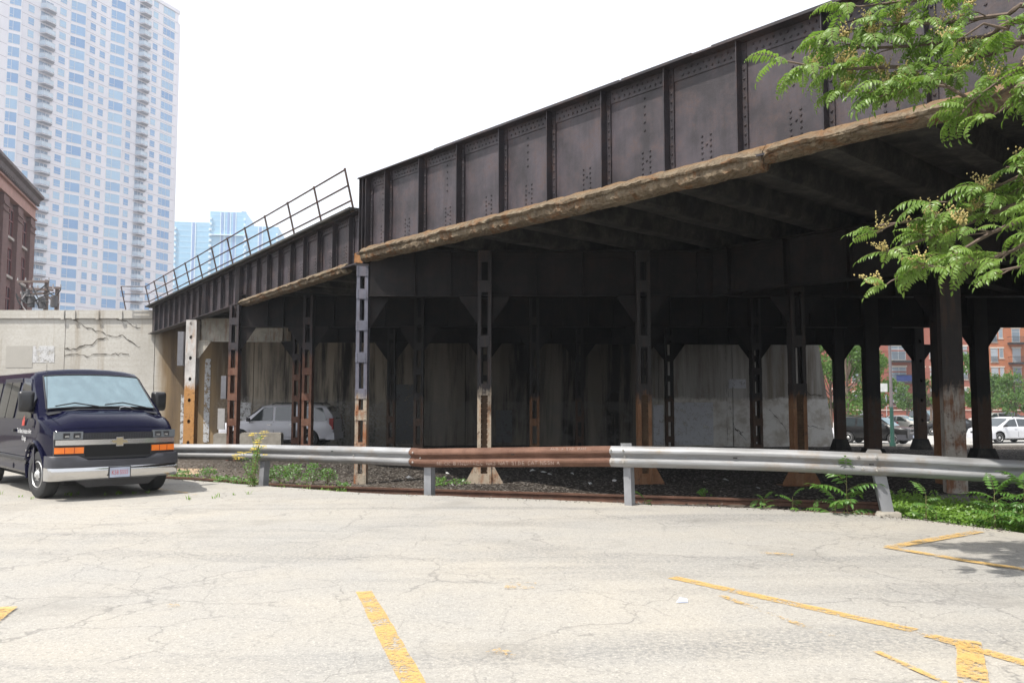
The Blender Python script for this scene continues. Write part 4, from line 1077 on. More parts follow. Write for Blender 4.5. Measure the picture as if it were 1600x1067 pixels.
# doors: thin dark gaps as real grooves around proud door skins
for s in (-1, 1):
    d1 = vpane([(-.07, .40), (-.07, 1.24), (-.28, 1.28), (-.80, 1.93), (-1.32, 1.95), (-1.34, .40)], 'door', 'navy', .009, .05, s, thick=.02)
    vpane([(-.30, 1.27), (-.78, 1.86), (-1.25, 1.88), (-1.27, 1.25)], 'window', 'sideg', .014, .05, s, d1)
    m = MB(); m.box((-1.33, -1.21), (s*(vside(1.05, -1.2)+.01), s*(vside(1.05, -1.2)+.04)), (1.03, 1.075)) if s > 0 else m.box((-1.33, -1.21), (-(vside(1.05, -1.2)+.04), -(vside(1.05, -1.2)+.01)), (1.03, 1.075))
    m.build('handle', MAT['plast'], d1, local=True)
    d2 = vpane([(-1.40, .40), (-1.38, 1.95), (-2.62, 1.95), (-2.64, .40)], 'rear_door', 'navy', .009, .05, s, thick=.02)
    vpane([(-1.46, 1.26), (-1.45, 1.88), (-2.0, 1.88), (-2.01, 1.26)], 'window', 'sideg', .014, .05, s, d2)
    vpane([(-2.05, 1.26), (-2.04, 1.88), (-2.56, 1.88), (-2.57, 1.26)], 'window', 'sideg', .014, .05, s, d2)
    vpane([(-2.72, 1.26), (-2.72, 1.88), (-4.45, 1.88), (-4.47, 1.26)], 'window', 'sideg', .010, .06, s)
    # moulding along the flank
    m = MB(); mo = [(x, s*(vside(.60, x)+.02), .60) for x in (-.52, -1.5, -2.6, -2.9)]
    m.loft([[(x, y, z-.035), (x, y+s*.008, z-.02), (x, y+s*.008, z+.02), (x, y, z+.035)] for x, y, z in mo], closed=False); m.build('side_moulding', MAT['plast'], van, local=True)
    # arch lips
    for xc in (0, -3.43):
        m = MB(); P = []
        for j in range(17):
            a = math.radians(-12+204*j/16); x, z = xc+.50*math.cos(a), .40+.50*math.sin(a)
            P.append(V((x, s*(vside(z, x)+.004), z)))
        m.tube(P, .034, 6); m.build('arch_lip', MAT['navy'], van, local=True, smooth=40)
    # mirrors
    mm = MB(); MX = Matrix.Translation((-.36, s*1.06, 1.545)) @ Matrix.Rotation(s*.25, 4, 'Z')
    sec = rounded([(-.11, -.17), (.11, -.17), (.12, .17), (-.12, .17)], .05, 3)
    mm.loft([[MX @ V((x, p.x*k, p.y*k)) for p in sec] for x, k in ((.10, .55), (.085, .85), (.05, 1), (-.04, 1), (-.05, .95))])
    mi = mm.build('mirror', MAT['mirrorhi'], van, local=True, smooth=40)
    m = MB(); m.tube([(-.30, s*.90, 1.36), (-.33, s*.97, 1.37), (-.35, s*1.02, 1.40)], [.04, .03, .03], 6); m.tube([(-.30, s*.88, 1.48), (-.35, s*1.0, 1.48)], [.03, .025], 6); m.build('mirror_arm', MAT['mirrorhi'], mi, local=True)
# sheet-metal side of the front wing reaching back
# windscreen
def wsP(k, f):  # k up, f across -1..1
    x = .05-.79*k; half = (.90-.12*k)*.955; zc = 1.415+(2.085-1.415)*k
    y = half*f; bulge = .04*(1-abs(f)**2.2)
    return V((x+bulge*.8+.012, y, zc-.03*abs(f)**2.5*1.1+.014))
m = MB(); na, nb = 8, 14; g_ = []
for i in range(na+1):
    for j in range(nb+1): g_.append(wsP(.035+.82*i/na, -1+2*j/nb))
m.add(g_, [(i*(nb+1)+j, i*(nb+1)+j+1, (i+1)*(nb+1)+j+1, (i+1)*(nb+1)+j) for i in range(na) for j in range(nb)])
ws = m.build('windscreen', MAT['wind'], van, local=True, smooth=60)
m = MB(); rim_ = [wsP(.035, -1+2*j/12) for j in range(13)]+[wsP(.035+.82*i/6, 1) for i in range(1, 7)]+[wsP(.855, 1-2*j/12) for j in range(1, 13)]+[wsP(.855-.82*i/6, -1) for i in range(1, 6)]
m.tube(rim_+[rim_[0]], .014, 5); m.build('seal', MAT['plast'], ws, local=True)
m = MB(); m.cbox((-.55, 0, 1.93), (.03, .10, .05)); m.build('inner_mirror', MAT['plast'], ws, local=True)
for (f0, f1) in ((-.86, -.10), (.02, .80)):
    a, b, c = wsP(.0, f0 if f0 < 0 else f1), wsP(.10, (f0+f1)/2), wsP(.05, f1 if f0 < 0 else f0)
    up = V((.03, 0, .03)); m = MB(); m.tube([wsP(.02, f1)+up*.6, wsP(.10, f0+(f1-f0)*.45)+up, wsP(.055, f0)+up*.8], .011, 5); m.build('wiper', MAT['plast'], van, local=True)
m = MB(); m.tube([(.10, -.86, 1.25), (.06, -.865, 1.65), (.0, -.87, 2.15)], [.007, .005, .003], 5); m.build('aerial', MAT['plast'], van, local=True)
m = MB(); m.tube([(.1, .25, 1.40), (.11, .25, 1.44), (.11, .32, 1.455), (.11, .42, 1.44), (.1, .48, 1.40)], .009, 5); m.build('cowl_hoop', MAT['chrome'], van, local=True)
m = MB(); m.add([(.055, -.88, 1.365), (.14, -.86, 1.325), (.14, -.4, 1.41), (.14, .4, 1.41), (.14, .86, 1.325), (.055, .88, 1.365), (.06, .4, 1.43), (.06, -.4, 1.43)], [tuple(range(8))]); m.build('cowl_grille', MAT['plast'], van, local=True)
# bonnet skin with shut lines
m = MB(); hx = [(.14, 1.391, 1.288), (.3, 1.355, 1.265), (.5, 1.305, 1.225), (.66, 1.245, 1.175), (.76, 1.175, 1.125), (.80, 1.125, 1.09)]; g_ = []
for x, zc, ze in hx:
    w_ = vside(1.02, x); g_ += [(x-.125*(max(0, min(1, (x-.12)/.6))**2*(3-2*max(0, min(1, (x-.12)/.6))))*(abs(f)*w_/.95)**2.6, f*w_, z+.009) for f, z in ((-.86, ze+.012), (-.78, ze+.018), (-.6, zc-.006), (-.3, zc), (0, zc+.004), (.3, zc), (.6, zc-.006), (.78, ze+.018), (.86, ze+.012))]
m.add(g_, [(i*9+j, i*9+j+1, (i+1)*9+j+1, (i+1)*9+j) for i in range(len(hx)-1) for j in range(8)])
m.build('bonnet', MAT['navy'], van, local=True, smooth=50)
# face
def fx(y): return .868-.11*(abs(y)/.95)**2.6      # plan curve of the nose
def fpanel(y0, y1, z0, z1, mat, name, off=.0, n=8, parent=van, zl=None, depth=.05, rz=0):
    """curved panel across the nose; zl(y) may lift the lower edge"""
    m = MB(); vs = []
    for i in range(n+1):
        y = y0+(y1-y0)*i/n; zz0 = zl(y) if zl else z0
        for (z, o) in ((zz0, off), (z1, off), (z1, off-depth), (zz0, off-depth)): vs.append((fx(y)+o - .06*max(0, z-1.0), y, z))
    fs = [(i*4+a, (i+1)*4+a, (i+1)*4+(a+1) % 4, i*4+(a+1) % 4) for i in range(n) for a in range(4)]+[(0, 1, 2, 3), (n*4+3, n*4+2, n*4+1, n*4)]
    m.add(vs, fs); return m.build(name, MAT[mat], parent, local=True, smooth=30)
gr_ = fpanel(-.92, .92, .64, 1.05, 'plast', 'grille_surround', .004)
fpanel(-.52, .52, .955, 1.035, 'plast', 'grille_mesh', .012)
for k in range(5):
    fpanel(-.52, .52, .962+.015*k, .966+.015*k, 'cladding', 'grille_bar', .018, parent=gr_, depth=.01)
for k in range(26): fpanel(-.51+.04*k, -.504+.04*k, .957, 1.033, 'cladding', 'grille_bar', .017, 1, gr_, depth=.01)
fpanel(-.91, .91, .865, .945, 'chrome', 'grille_chrome_bar', .028)
fpanel(-.50, .50, .68, .85, 'dark', 'lower_grille', .010)
for s in (-1, 1):
    y0, y1 = sorted((s*.535, s*.925))
    h = fpanel(y0, y1, .955, 1.075, 'lens', 'headlight', .020)
    for q, (yc_, w_) in enumerate(((.62, .10), (.76, .10))):
        c = V((fx(yc_)+.022, s*yc_, 1.005)); m = MB(); m.box((c.x-.01, c.x+.004-.0), (c.y-w_/2, c.y+w_/2), (.972, 1.052)); b_ = m.build('reflector', MAT['plast'], h, local=True)
        m = MB(); m.box((c.x+.0045, c.x+.011), (c.y-.03, c.y+.03), (.985, 1.015)); m.build('bulb', MAT['chrome'], h, local=True)
    y0, y1 = sorted((s*.52, s*.915)); a_ = fpanel(y0, y1, .735, .83, 'amber', 'indicator', .022)
    for k in (1, 2): yy = s*(.52+.395*k/3); fpanel(yy-.004, yy+.004, .738, .827, 'redlens', 'lens_rib', .024, 1, a_, depth=.01)
# emblem
bt = [(-.135, -.022), (-.05, -.022), (-.05, -.062), (.05, -.062), (.05, -.022), (.105, -.022), (.135, .022), (.05, .022), (.05, .062), (-.05, .062), (-.05, .022), (-.105, .022)]
def emb(k, off, mat, name, th):
    m = MB(); m.prism([(fx(0)+off, -y*k[0], .905+z*k[1]) for y, z in bt], (th, 0, 0)); return m.build(name, MAT[mat], van, local=True)
emb((1.12, 1.2), .029, 'chrome', 'emblem_frame', .012); emb((.95, .9), .0412, 'gold', 'emblem', .006)
# bumper: dark cap with dipped middle over chrome
def bump_panel(prof, mat, name, ends=1.0):
    """prof: (x offset, z) from top to bottom, swept round the nose"""
    m = MB(); rings = []
    ysn = [-1.0, -.985, -.95, -.88, -.75, -.6, -.45, -.3, 0, .3, .45, .6, .75, .88, .95, .985, 1.0]
    for yf in ysn:
        y = yf*1.0*ends
        xo = .93-.13*abs(yf)**3 - (.13 if abs(yf) == 1.0 else .03 if abs(yf) > .98 else 0)
        dip = .075*max(0, min(1, (.60-abs(y))/.14))
        rings.append([(xo+a, y, z-(dip if top else 0)) for a, z, top in prof])
    m.loft(rings, closed=True); return m.build(name, MAT[mat], van, local=True, smooth=35)
bump_panel([(-.12, .70, 1), (-.02, .70, 1), (.0, .685, 1), (.012, .62, 0), (.012, .52, 0), (-.12, .52, 0)], 'cladding', 'bumper_cap')
bump_panel([(-.12, .517, 0), (.006, .517, 0), (.016, .50, 0), (.012, .42, 0), (-.012, .345, 0), (-.05, .315, 0), (-.12, .315, 0)], 'chrome', 'bumper')
m = MB(); m.prism([(.80, -.62, .315), (.80, .62, .315), (.77, .50, .20), (.77, -.45, .20)], (.05, 0, 0)); m.build('air_dam', MAT['plast'], van, local=True)
m = MB(); m.cbox((.951, 0, .42), (.012, .335, .185)); pl_ = m.build('plate_frame', MAT['plast'], van, local=True)
m = MB(); m.cbox((.9585, 0, .42), (.006, .305, .155)); m.build('number_plate', MAT['plate'], pl_, local=True)
tm = text_mesh('K58 5555', .098, 'CENTER'); tm.materials.clear(); tm.materials.append(MAT['redink'])
inst('lettering', tm, Matrix.Translation((.9625, 0, .387)) @ Matrix(((0, 0, 1, 0), (1, 0, 0, 0), (0, 1, 0, 0), (0, 0, 0, 1))) @ Matrix.Scale(.66, 4, (1, 0, 0)), pl_)
# lettering and logo on the door (right flank, local -y)
MS = lambda x, z: Matrix(((1, 0, 0, x), (0, 0, -1, -(vside(z, x)+.0115)), (0, 1, 0, z), (0, 0, 0, 1)))
for body_, size, z in (('The Illinois Institute of Art', .112, 1.02), ('Chicago', .112, .905)):
    tm = text_mesh(body_, size, 'CENTER'); tm.materials.clear(); tm.materials.append(MAT['whiteink'])
    o = inst('lettering', tm, MS(-.63, z) @ Matrix.Scale(.72, 4, (1, 0, 0)), van)
m = MB()
for q in ([(-.04, 0), (.0, .01), (.015, .08), (.0, .15), (-.02, .09)], [(.01, .0), (.05, .01), (.06, .09), (.045, .17), (.025, .09)], [(-.085, -.0), (-.05, 0), (-.035, .06), (-.055, .11), (-.07, .05)]):
    m.add([(-.70+a*1.15, -(vside(1.1, -.7)+.0125), 1.14+b*1.1) for a, b in q], [tuple(range(5))])
m.build('logo', MAT['redlogo'], van, local=True, fix=False)
m = MB(); m.box((-.50, -.30), (-(vside(.7, -.4)+.018), -(vside(.7, -.4)+.008)), (.73, .76)); m.build('badge', MAT['chrome'], van, local=True)
m = MB(); m.box((-.44, -.32), (-(vside(.66, -.4)+.02), -(vside(.66, -.4)+.004)), (.65, .70)); m.build('badge', MAT['chrome'], van, local=True)
m = MB(); m.box((-4.60, .6), (-.72, .72), (.24, .36)); m.build('underbody', MAT['dark'], van, local=True)
m = MB(); m.tube([(0, -.82, .378), (0, .82, .378)], .06, 8); m.tube([(-3.43, -.82, .378), (-3.43, .82, .378)], .08, 8); m.build('axle', MAT['dark'], van, local=True)
m = MB(); m.box((-4.86, -4.70), (-.95, .95), (.42, .62)); m.build('rear_bumper', MAT['chrome'], van, local=True)

# ---------------- other cars
def car(spec, loc, heading, label, paint, group=None, cat='car'):
    S = spec; hw = S['hw']; c = thing('car', label, cat, loc, heading, group)
    def sw(z): return hw*(.93+.07*math.sin(min(1, max(0, (z-.25)/.5))*math.pi/2))
    rings = []
    for (x, zb, zbelt, ztop, wt, ws_) in S['st']:
        b = [(x, 0, zb), (x, hw*.82*ws_, zb), (x, sw(zb+.1)*ws_, zb+.07), (x, hw*ws_, (zb+zbelt)*.55), (x, hw*.985*ws_, zbelt-.08), (x, hw*.955*ws_, zbelt)]
        dz = ztop-zbelt
        b += [(x, hw*(.955-(.955-wt)*.5)*ws_, zbelt+dz*.45), (x, hw*wt*ws_, zbelt+dz*.86), (x, hw*wt*.88*ws_, ztop-.02*min(1, dz*3)), (x, hw*wt*.5*ws_, ztop+.0), (x, 0, ztop+.012)]
        rings.append(ring_of(b))
    r = S['r']; cuts = [(x, r, r+.065, s*.52*hw, s*1.4*hw) for x in (0, -S['wb']) for s in (-1, 1)]
    cuts = [(x, z, rr, min(a, b), max(a, b)) for x, z, rr, a, b in cuts]
    carve('car', rings, cuts, MAT[paint], c)
    ms = wheel_meshes(r, .22, r*.64, S.get('spokes', 5), 5)
    for x in (0, -S['wb']):
        for s in (-1, 1): add_wheel(c, ms, x, s, hw*.97, r, .22)
    zb_ = S['belt']; zt_ = S['roofz']; wtf = S['wt']
    def sy(z, x=0):
        k = (z-zb_)/(zt_-zb_)
        if k < .45: return hw*(.955-(.955-wtf)*.5*k/.45)
        return hw*((.955+wtf)/2-((.955-wtf)/2)*(min(k, .86)-.45)/.41)
    for s in (-1, 1):
        for pts in S['side']:
            P = rounded(pts, .05, 3); n = len(P); m = MB()
            m.add([(p.x, s*(sy(p.y)+.012), p.y) for p in P]+[(p.x, s*(sy(p.y)-.02), p.y) for p in P], [tuple(range(n))]+[(i, (i+1) % n, n+(i+1) % n, n+i) for i in range(n)])
            m.build('side_window', MAT['carglass'], c, local=True)
        for x in S['doors']:
            m = MB(); m.tube([(x, s*(sw(.42)+.003), .42), (x, s*(hw+.001), .7), (x, s*(hw*.957+.003), zb_)], .008, 4); m.build('door_gap', MAT['dark'], c, local=True)
        for x in S['handles']:
            m = MB(); y = s*(hw*.985+.012); m.cbox((x, y, zb_-.13), (.19, .03, .035)); m.build('door_handle', MAT[S.get('hmat', 'chrome')], c, local=True)
        m = MB(); M = Matrix.Translation((S['mirror'][0], s*(hw*.98+.12), S['mirror'][1])); sec = rounded([(-.11, -.07), (.11, -.08), (.11, .08), (-.11, .07)], .05, 3)
        m.loft([[M @ V((x, p.x*k, p.y*k)) for p in sec] for x, k in ((.10, .5), (.06, .95), (-.03, 1), (-.04, .9))]); m.tube([(S['mirror'][0], s*(hw*.90), S['mirror'][1]-.06), (S['mirror'][0], s*(hw*.98+.08), S['mirror'][1]-.03)], .025, 5); m.build('mirror', MAT['plast'], c, local=True, smooth=40)
        y0, y1 = sorted((s*hw*.55, s*hw*.93)); X, z0, z1 = S['lamp']
        m = MB(); m.prism([(X+.03, y0 if s > 0 else y1, z0), (X-.10, y1 if s > 0 else y0, z0+.02), (X-.14, y1 if s > 0 else y0, z1), (X, y0 if s > 0 else y1, z1-.01)], (.012, 0, .0)); m.build('headlight', MAT['lens'], c, local=True)
        X, z0, z1 = S['tail']; m = MB(); m.box((X-.02, X+.16), sorted((s*hw*.80, s*(hw*.975))), (z0, z1)); m.build('tail_light', MAT['redlens'], c, local=True)
        if 'strip' in S:
            m = MB(); m.box((-S['wb']+.55, -.55), sorted((s*(hw-.01), s*(hw+.014))), (.50, .60)); m.build('side_moulding', MAT[S['strip']], c, local=True)
    for nm, q in (('windscreen', S['ws']), ('rear_window', S['rw'])):
        (xa, za, wa), (xb, zb2, wb2) = q; m = MB(); sg = 1 if nm == 'windscreen' else -1; vs = []
        for i in range(4):
            for j in range(9):
                k = i/3; f = -1+j/4; vs.append((xa+(xb-xa)*k+sg*(.012+.03*(1-f*f)), (wa+(wb2-wa)*k)*f*hw, za+(zb2-za)*k+.012+.012*(1-f*f)))
        m.add(vs, [(i*9+j, i*9+j+1, (i+1)*9+j+1, (i+1)*9+j) for i in range(3) for j in range(8)]); m.build(nm, MAT['wind' if S.get('brightws') and nm == 'windscreen' else 'carglass'], c, local=True, smooth=60)
    X = S['nose']; m = MB(); m.box((X-.06, X+.012), (-hw*.5, hw*.5), S['grille']); gri = m.build('grille', MAT[S.get('gmat', 'plast')], c, local=True)
    if 'slots' in S:
        for k in range(7):
            y = (-.36+.12*k)*hw/.93; m = MB(); m.box((X+.0125, X+.018), (y-.038, y+.038), (S['grille'][0]+.03, S['grille'][1]-.02)); m.build('grille_slot', MAT['dark'], gri, local=True)
    m = MB(); m.loft([[(X-.55 if abs(f) == 1 else X+.05-.16*abs(f)**3, f*hw*1.005, z) for z in (.30, .36, .60, .64)] + [(X-.65 if abs(f) == 1 else X-.1-.16*abs(f)**3, f*hw*.96, z) for z in (.62, .32)] for f in (-1, -.97, -.85, -.6, 0, .6, .85, .97, 1)]); m.build('bumper', MAT[S.get('bmat', paint)], c, local=True, smooth=35)
    X = S['tailx']; m = MB(); m.box((X-.07, X+.3), (-hw*.97, hw*.97), (.36, .66)); m.build('rear_bumper', MAT[S.get('bmat', paint)], c, local=True)
    m = MB(); m.cbox((S['nose']+.062, 0, .50), (.012, .31, .16)); m.build('number_plate', MAT['plate'], c, local=True)
    if S.get('rack'):
        for s in (-1, 1): m = MB(); m.tube([(S['rack'][0], s*hw*wtf*.86, zt_-.01), (S['rack'][0]-.15, s*hw*wtf*.86, zt_+.06), (S['rack'][1]+.15, s*hw*wtf*.86, zt_+.06), (S['rack'][1], s*hw*wtf*.86, zt_-.01)], .022, 5); m.build('roof_rack', MAT['plast'], c, local=True)
    m = MB(); m.box((-S['wb']-.55, .5), (-hw*.78, hw*.78), (.2, .4)); m.build('underbody', MAT['dark'], c, local=True)
    return c
SUV = dict(hw=.97, r=.385, wb=2.95, belt=1.13, roofz=1.86, wt=.80, nose=.93, tailx=-3.98, hmat='chrome', spokes=6, strip='silver',
  st=[(-4.0, .48, 1.10, 1.20, .86, .93), (-3.93, .40, 1.12, 1.45, .84, .98), (-3.68, .35, 1.13, 1.80, .80, 1), (-3.4, .33, 1.13, 1.85, .80, 1), (-2, .30, 1.13, 1.87, .80, 1), (-1.15, .30, 1.13, 1.85, .80, 1), (-.90, .30, 1.13, 1.80, .80, 1), (-.5, .30, 1.12, 1.48, .82, 1), (-.15, .30, 1.10, 1.19, .88, 1), (.3, .30, 1.06, 1.13, .90, 1), (.75, .32, 1.0, 1.07, .88, .97), (.92, .40, .90, .98, .86, .90)],
  side=[[(-.42, 1.17), (-.98, 1.72), (-1.38, 1.76), (-1.40, 1.17)], [(-1.50, 1.17), (-1.49, 1.76), (-2.34, 1.76), (-2.38, 1.17)], [(-2.50, 1.17), (-2.47, 1.75), (-3.50, 1.72), (-3.72, 1.17)]], doors=[-.42, -1.45, -2.44], handles=[-1.26, -2.25], mirror=(-.42, 1.22),
  lamp=(.88, .80, 1.0), tail=(-3.98, .80, 1.28), ws=((-.17, 1.19, .84), (-.88, 1.77, .74)), rw=((-3.96, 1.22, .8), (-3.72, 1.74, .74)), grille=(.62, .92), rack=(-1.3, -3.5))
JEEP = dict(hw=.93, r=.37, wb=2.78, belt=1.07, roofz=1.70, wt=.80, nose=.86, tailx=-3.62, hmat='plast', spokes=5, slots=1, gmat='chrome', bmat='cladding', brightws=1,
  st=[(-3.64, .48, 1.05, 1.12, .86, .94), (-3.58, .40, 1.06, 1.35, .84, .98), (-3.38, .34, 1.07, 1.64, .80, 1), (-3.0, .32, 1.07, 1.69, .80, 1), (-1.8, .30, 1.07, 1.71, .80, 1), (-1.05, .30, 1.07, 1.69, .80, 1), (-.8, .30, 1.07, 1.63, .81, 1), (-.4, .30, 1.06, 1.32, .84, 1), (-.12, .30, 1.05, 1.13, .88, 1), (.3, .30, 1.02, 1.08, .90, 1), (.72, .32, .98, 1.04, .88, .97), (.85, .40, .92, .99, .86, .92)],
  side=[[(-.36, 1.10), (-.86, 1.56), (-1.28, 1.60), (-1.30, 1.10)], [(-1.40, 1.10), (-1.39, 1.60), (-2.16, 1.60), (-2.22, 1.10)], [(-2.34, 1.10), (-2.30, 1.60), (-3.16, 1.56), (-3.34, 1.10)]], doors=[-.36, -1.35, -2.28], handles=[-1.16, -2.10], mirror=(-.38, 1.15),
  lamp=(.83, .80, .97), tail=(-3.62, .78, 1.2), ws=((-.14, 1.13, .84), (-.80, 1.61, .74)), rw=((-3.6, 1.14, .8), (-3.42, 1.6, .74)), grille=(.74, .97), rack=(-1.2, -3.2))
CROSS = dict(hw=.94, r=.37, wb=2.81, belt=1.05, roofz=1.65, wt=.78, nose=.92, tailx=-3.70, hmat='silver', spokes=10, bmat='silver',
  st=[(-3.72, .50, 1.0, 1.08, .86, .92), (-3.62, .42, 1.03, 1.22, .84, .97), (-3.3, .34, 1.05, 1.50, .79, 1), (-2.9, .32, 1.05, 1.60, .78, 1), (-1.8, .28, 1.05, 1.66, .78, 1), (-1.2, .28, 1.05, 1.65, .78, 1), (-.85, .28, 1.05, 1.57, .79, 1), (-.4, .28, 1.03, 1.32, .83, 1), (.02, .28, 1.0, 1.08, .88, 1), (.4, .28, .93, 1.0, .9, .99), (.75, .30, .83, .91, .88, .95), (.91, .38, .70, .78, .85, .86)],
  side=[[(-.30, 1.08), (-.95, 1.50), (-1.38, 1.56), (-1.40, 1.08)], [(-1.49, 1.08), (-1.48, 1.56), (-2.28, 1.53), (-2.38, 1.08)], [(-2.48, 1.08), (-2.40, 1.52), (-2.85, 1.44), (-3.15, 1.12)]], doors=[-.32, -1.45, -2.42], handles=[-1.25, -2.25], mirror=(-.40, 1.13),
  lamp=(.80, .70, .86), tail=(-3.68, .85, 1.05), ws=((.0, 1.08, .84), (-.84, 1.56, .74)), rw=((-3.66, 1.1, .8), (-3.3, 1.5, .72)), grille=(.50, .76), rack=(-1.3, -2.9))
SED = dict(hw=.90, r=.32, wb=2.75, belt=.93, roofz=1.44, wt=.76, nose=.93, tailx=-3.85, hmat='plast', spokes=6, brightws=1,
  st=[(-3.88, .45, .85, .93, .86, .90), (-3.8, .38, .90, 1.0, .88, .95), (-3.2, .30, .93, 1.02, .88, 1), (-2.95, .28, .93, 1.12, .84, 1), (-2.45, .26, .93, 1.38, .77, 1), (-1.7, .26, .93, 1.45, .76, 1), (-1.15, .26, .93, 1.42, .77, 1), (-.6, .26, .92, 1.18, .82, 1), (-.2, .26, .91, .98, .88, 1), (.4, .26, .84, .90, .9, .99), (.8, .30, .74, .80, .88, .94), (.92, .36, .64, .70, .85, .86)],
  side=[[(-.52, .96), (-1.15, 1.32), (-1.5, 1.36), (-1.52, .96)], [(-1.61, .96), (-1.6, 1.36), (-2.3, 1.33), (-2.75, .98)]], doors=[-.45, -1.56, -2.5], handles=[-1.38, -2.3], mirror=(-.55, 1.0),
  lamp=(.85, .62, .76), tail=(-3.83, .70, .88), ws=((-.24, .98, .84), (-1.1, 1.37, .72)), rw=((-3.05, 1.06, .8), (-2.5, 1.36, .72)), grille=(.42, .62))
def gz(y): return gh(0, y)
# silver car under the viaduct: faces left, seen from its left side
y = 37.0; car(SUV, ((394-800)/1291*y, y-1.0+.4, gz(36.5)+.03), math.pi, 'silver four-wheel-drive parked under the viaduct between the red columns', 'silver')
def place(spec, X, y, hd, label, paint, group=None, z=None):
    return car(spec, ((X-800)/1291*y, y, -1.14 if z is None else z), hd, label, paint, group)
GC = 'cars beyond the viaduct'
place(JEEP, 1400, 52.0, math.radians(-44), 'black four-wheel-drive with seven-slot chrome grille behind the green pole', 'blackp', GC)
place(CROSS, 1540, 53.6, math.pi*1.08, 'pale silver crossover at the right edge driving left', 'whitep', GC)
place(SED, 1290, 54, math.radians(-50), 'white car half hidden by the end of the concrete wall', 'whitep', GC)
place(SED, 1448, 66, math.radians(170), 'black saloon between the holed column and the stout column', 'blackp', GC)
place(SED, 1432, 72, math.radians(-60), 'light silver saloon behind the bonnet of the black four-wheel-drive', 'champ', GC)
place(JEEP, 1462, 88, math.radians(-80), 'dark four-wheel-drive parked far off by the brick wall', 'greyp', GC)
place(SED, 1325, 74, math.radians(160), 'dark grey saloon parked behind the roof of the black four-wheel-drive', 'greyp', GC)
place(JEEP, 1362, 92, math.radians(-100), 'red-brown car parked far off against the brick wall', 'redp', GC)
place(SED, 1552, 96, math.radians(200), 'dark saloon parked far off above the bonnet of the pale crossover', 'greyp', GC)
place(SED, 1528, 90, math.radians(180), 'pale saloon parked far off behind the rightmost dark column', 'champ', GC)

# ================================================================== BUILDINGS
def m_tower(name, c):
    g = G(name); p = g.pos(); nz = g.noise(g.pos((.12, .12, .03)), 1, 4, .6); fi = g.noise(p, .8, 4)
    col = g.mix(g.ramp(nz, [(.35, 0), (.65, 1)]), tuple(x*.93 for x in c), c)
    return g.done(g.mix(g.math('MULTIPLY', fi, .12), col, (.5, .5, .55)), .8)
MAT['tower'] = m_tower('white_painted_tower_concrete', (.90, .885, .93)); MAT['tslab'] = m_tower('grey_balcony_slab', (.66, .66, .70)); MAT['joint'] = plain('panel_joint_line', (.42, .40, .44), .9)
MAT['tframe'] = plain('white_window_frame', (.74, .75, .78), .5, var=.03)
def m_tglass(name, a, b, c):
    g = G(name); col = g.ramp(g.rnd(), [(.0, a), (.42, b), (.55, a), (.72, c), (1, b)]); g.b.inputs['IOR'].default_value = 1.7
    return g.done(col, .08)
MAT['tglass'] = m_tglass('blue_tower_glass', (.22, .38, .64), (.32, .50, .74), (.46, .64, .80)); MAT['tglass2'] = m_tglass('pale_blue_tower_glass', (.34, .48, .66), (.40, .56, .74), (.46, .62, .78))
MAT['balglass'] = plain('pale_balcony_glass', (.58, .67, .76), .15, var=.1, scale=.5); MAT['baldark'] = m_tglass('shaded_balcony_door', (.20, .27, .38), (.26, .34, .46), (.34, .42, .54))

TA = V((-101, 178, 0)); TE = V((.368, .93, 0)).normalized(); TN = V((.93, -.368, 0)).normalized()
MT = frame(TA, TE, -TN)      # local x along the facade, -y outwards, z up
tower = thing('apartment_tower', 'very tall white apartment tower with blue windows and stacked balconies', 'tower', (-95, 195, -1))
def s_at(X): u = (X-800)/1291; return (178*u+101)/(.368-.93*u)
FH = 2.78; OFF = .55
S0, S1 = s_at(-75), s_at(263)
m = MB(); m.box((S0, S1), (.0, 22), (-1.2, 103.2), 0, MT); m.build('facade_wall', MAT['tower'], tower)
m = MB(); m.box((S0-.1, S1+.25), (-.25, 22), (103.2, 104.2), 0, MT); m.build('parapet', MAT['tower'], tower)
m = MB(); m.box((S1+.002, S1+1.9), (1.2, 18), (-1.2, 101.5), 0, MT)
for k in range(36): m.box((S1+1.9, S1+2.25), (1.6, 17), (OFF+k*FH+.1, OFF+k*FH+.9), 0, MT)
m.build('end_bay', MAT['tower'], tower)
k0, k1 = 6, 37
m = MB()
for k in range(k0, k1):
    z = OFF+k*FH; m.box((S0, S1), (-.03, -.002), (z-.02, z+.05), 0, MT)
m.build('floor_joint', MAT['joint'], tower, kind='stuff')
def win_mesh(w, h, split, name='window', glass='tglass', rows=True):
    """recessed framed window centred at x, sill at z=0, facing -y"""
    m = MB(); f = .07
    m.box((-w/2, w/2), (-.05, -.002), (0, f)); m.box((-w/2, w/2), (-.05, -.002), (h-f, h)); m.box((-w/2, -w/2+f), (-.05, -.002), (f, h-f)); m.box((w/2-f, w/2), (-.05, -.002), (f, h-f))
    for q in split: m.box((-w/2+q*w-.04, -w/2+q*w+.04), (-.045, -.002), (f, h-f))
    if rows and split: m.box((-w/2+f, -w/2+split[0]*w-.04), (-.045, -.002), (h*.28, h*.28+.07))
    elif rows: m.box((-w/2+f, w/2-f), (-.045, -.002), (h*.3, h*.3+.06))
    m.box((-w/2+f, w/2-f), (-.02, -.001), (f, h-f), 1)
    return m.mesh(name, [MAT['tframe'], MAT[glass]], None, None, True)
def vis(s, z):     # roughly inside the picture and above the wall
    p = MT @ V((s, 0, z)); X = 800+1291*p.x/p.y; Y = 626-1291*(z-CAM_H)/p.y
    return -60 < X < 276 and -16 < Y < 492
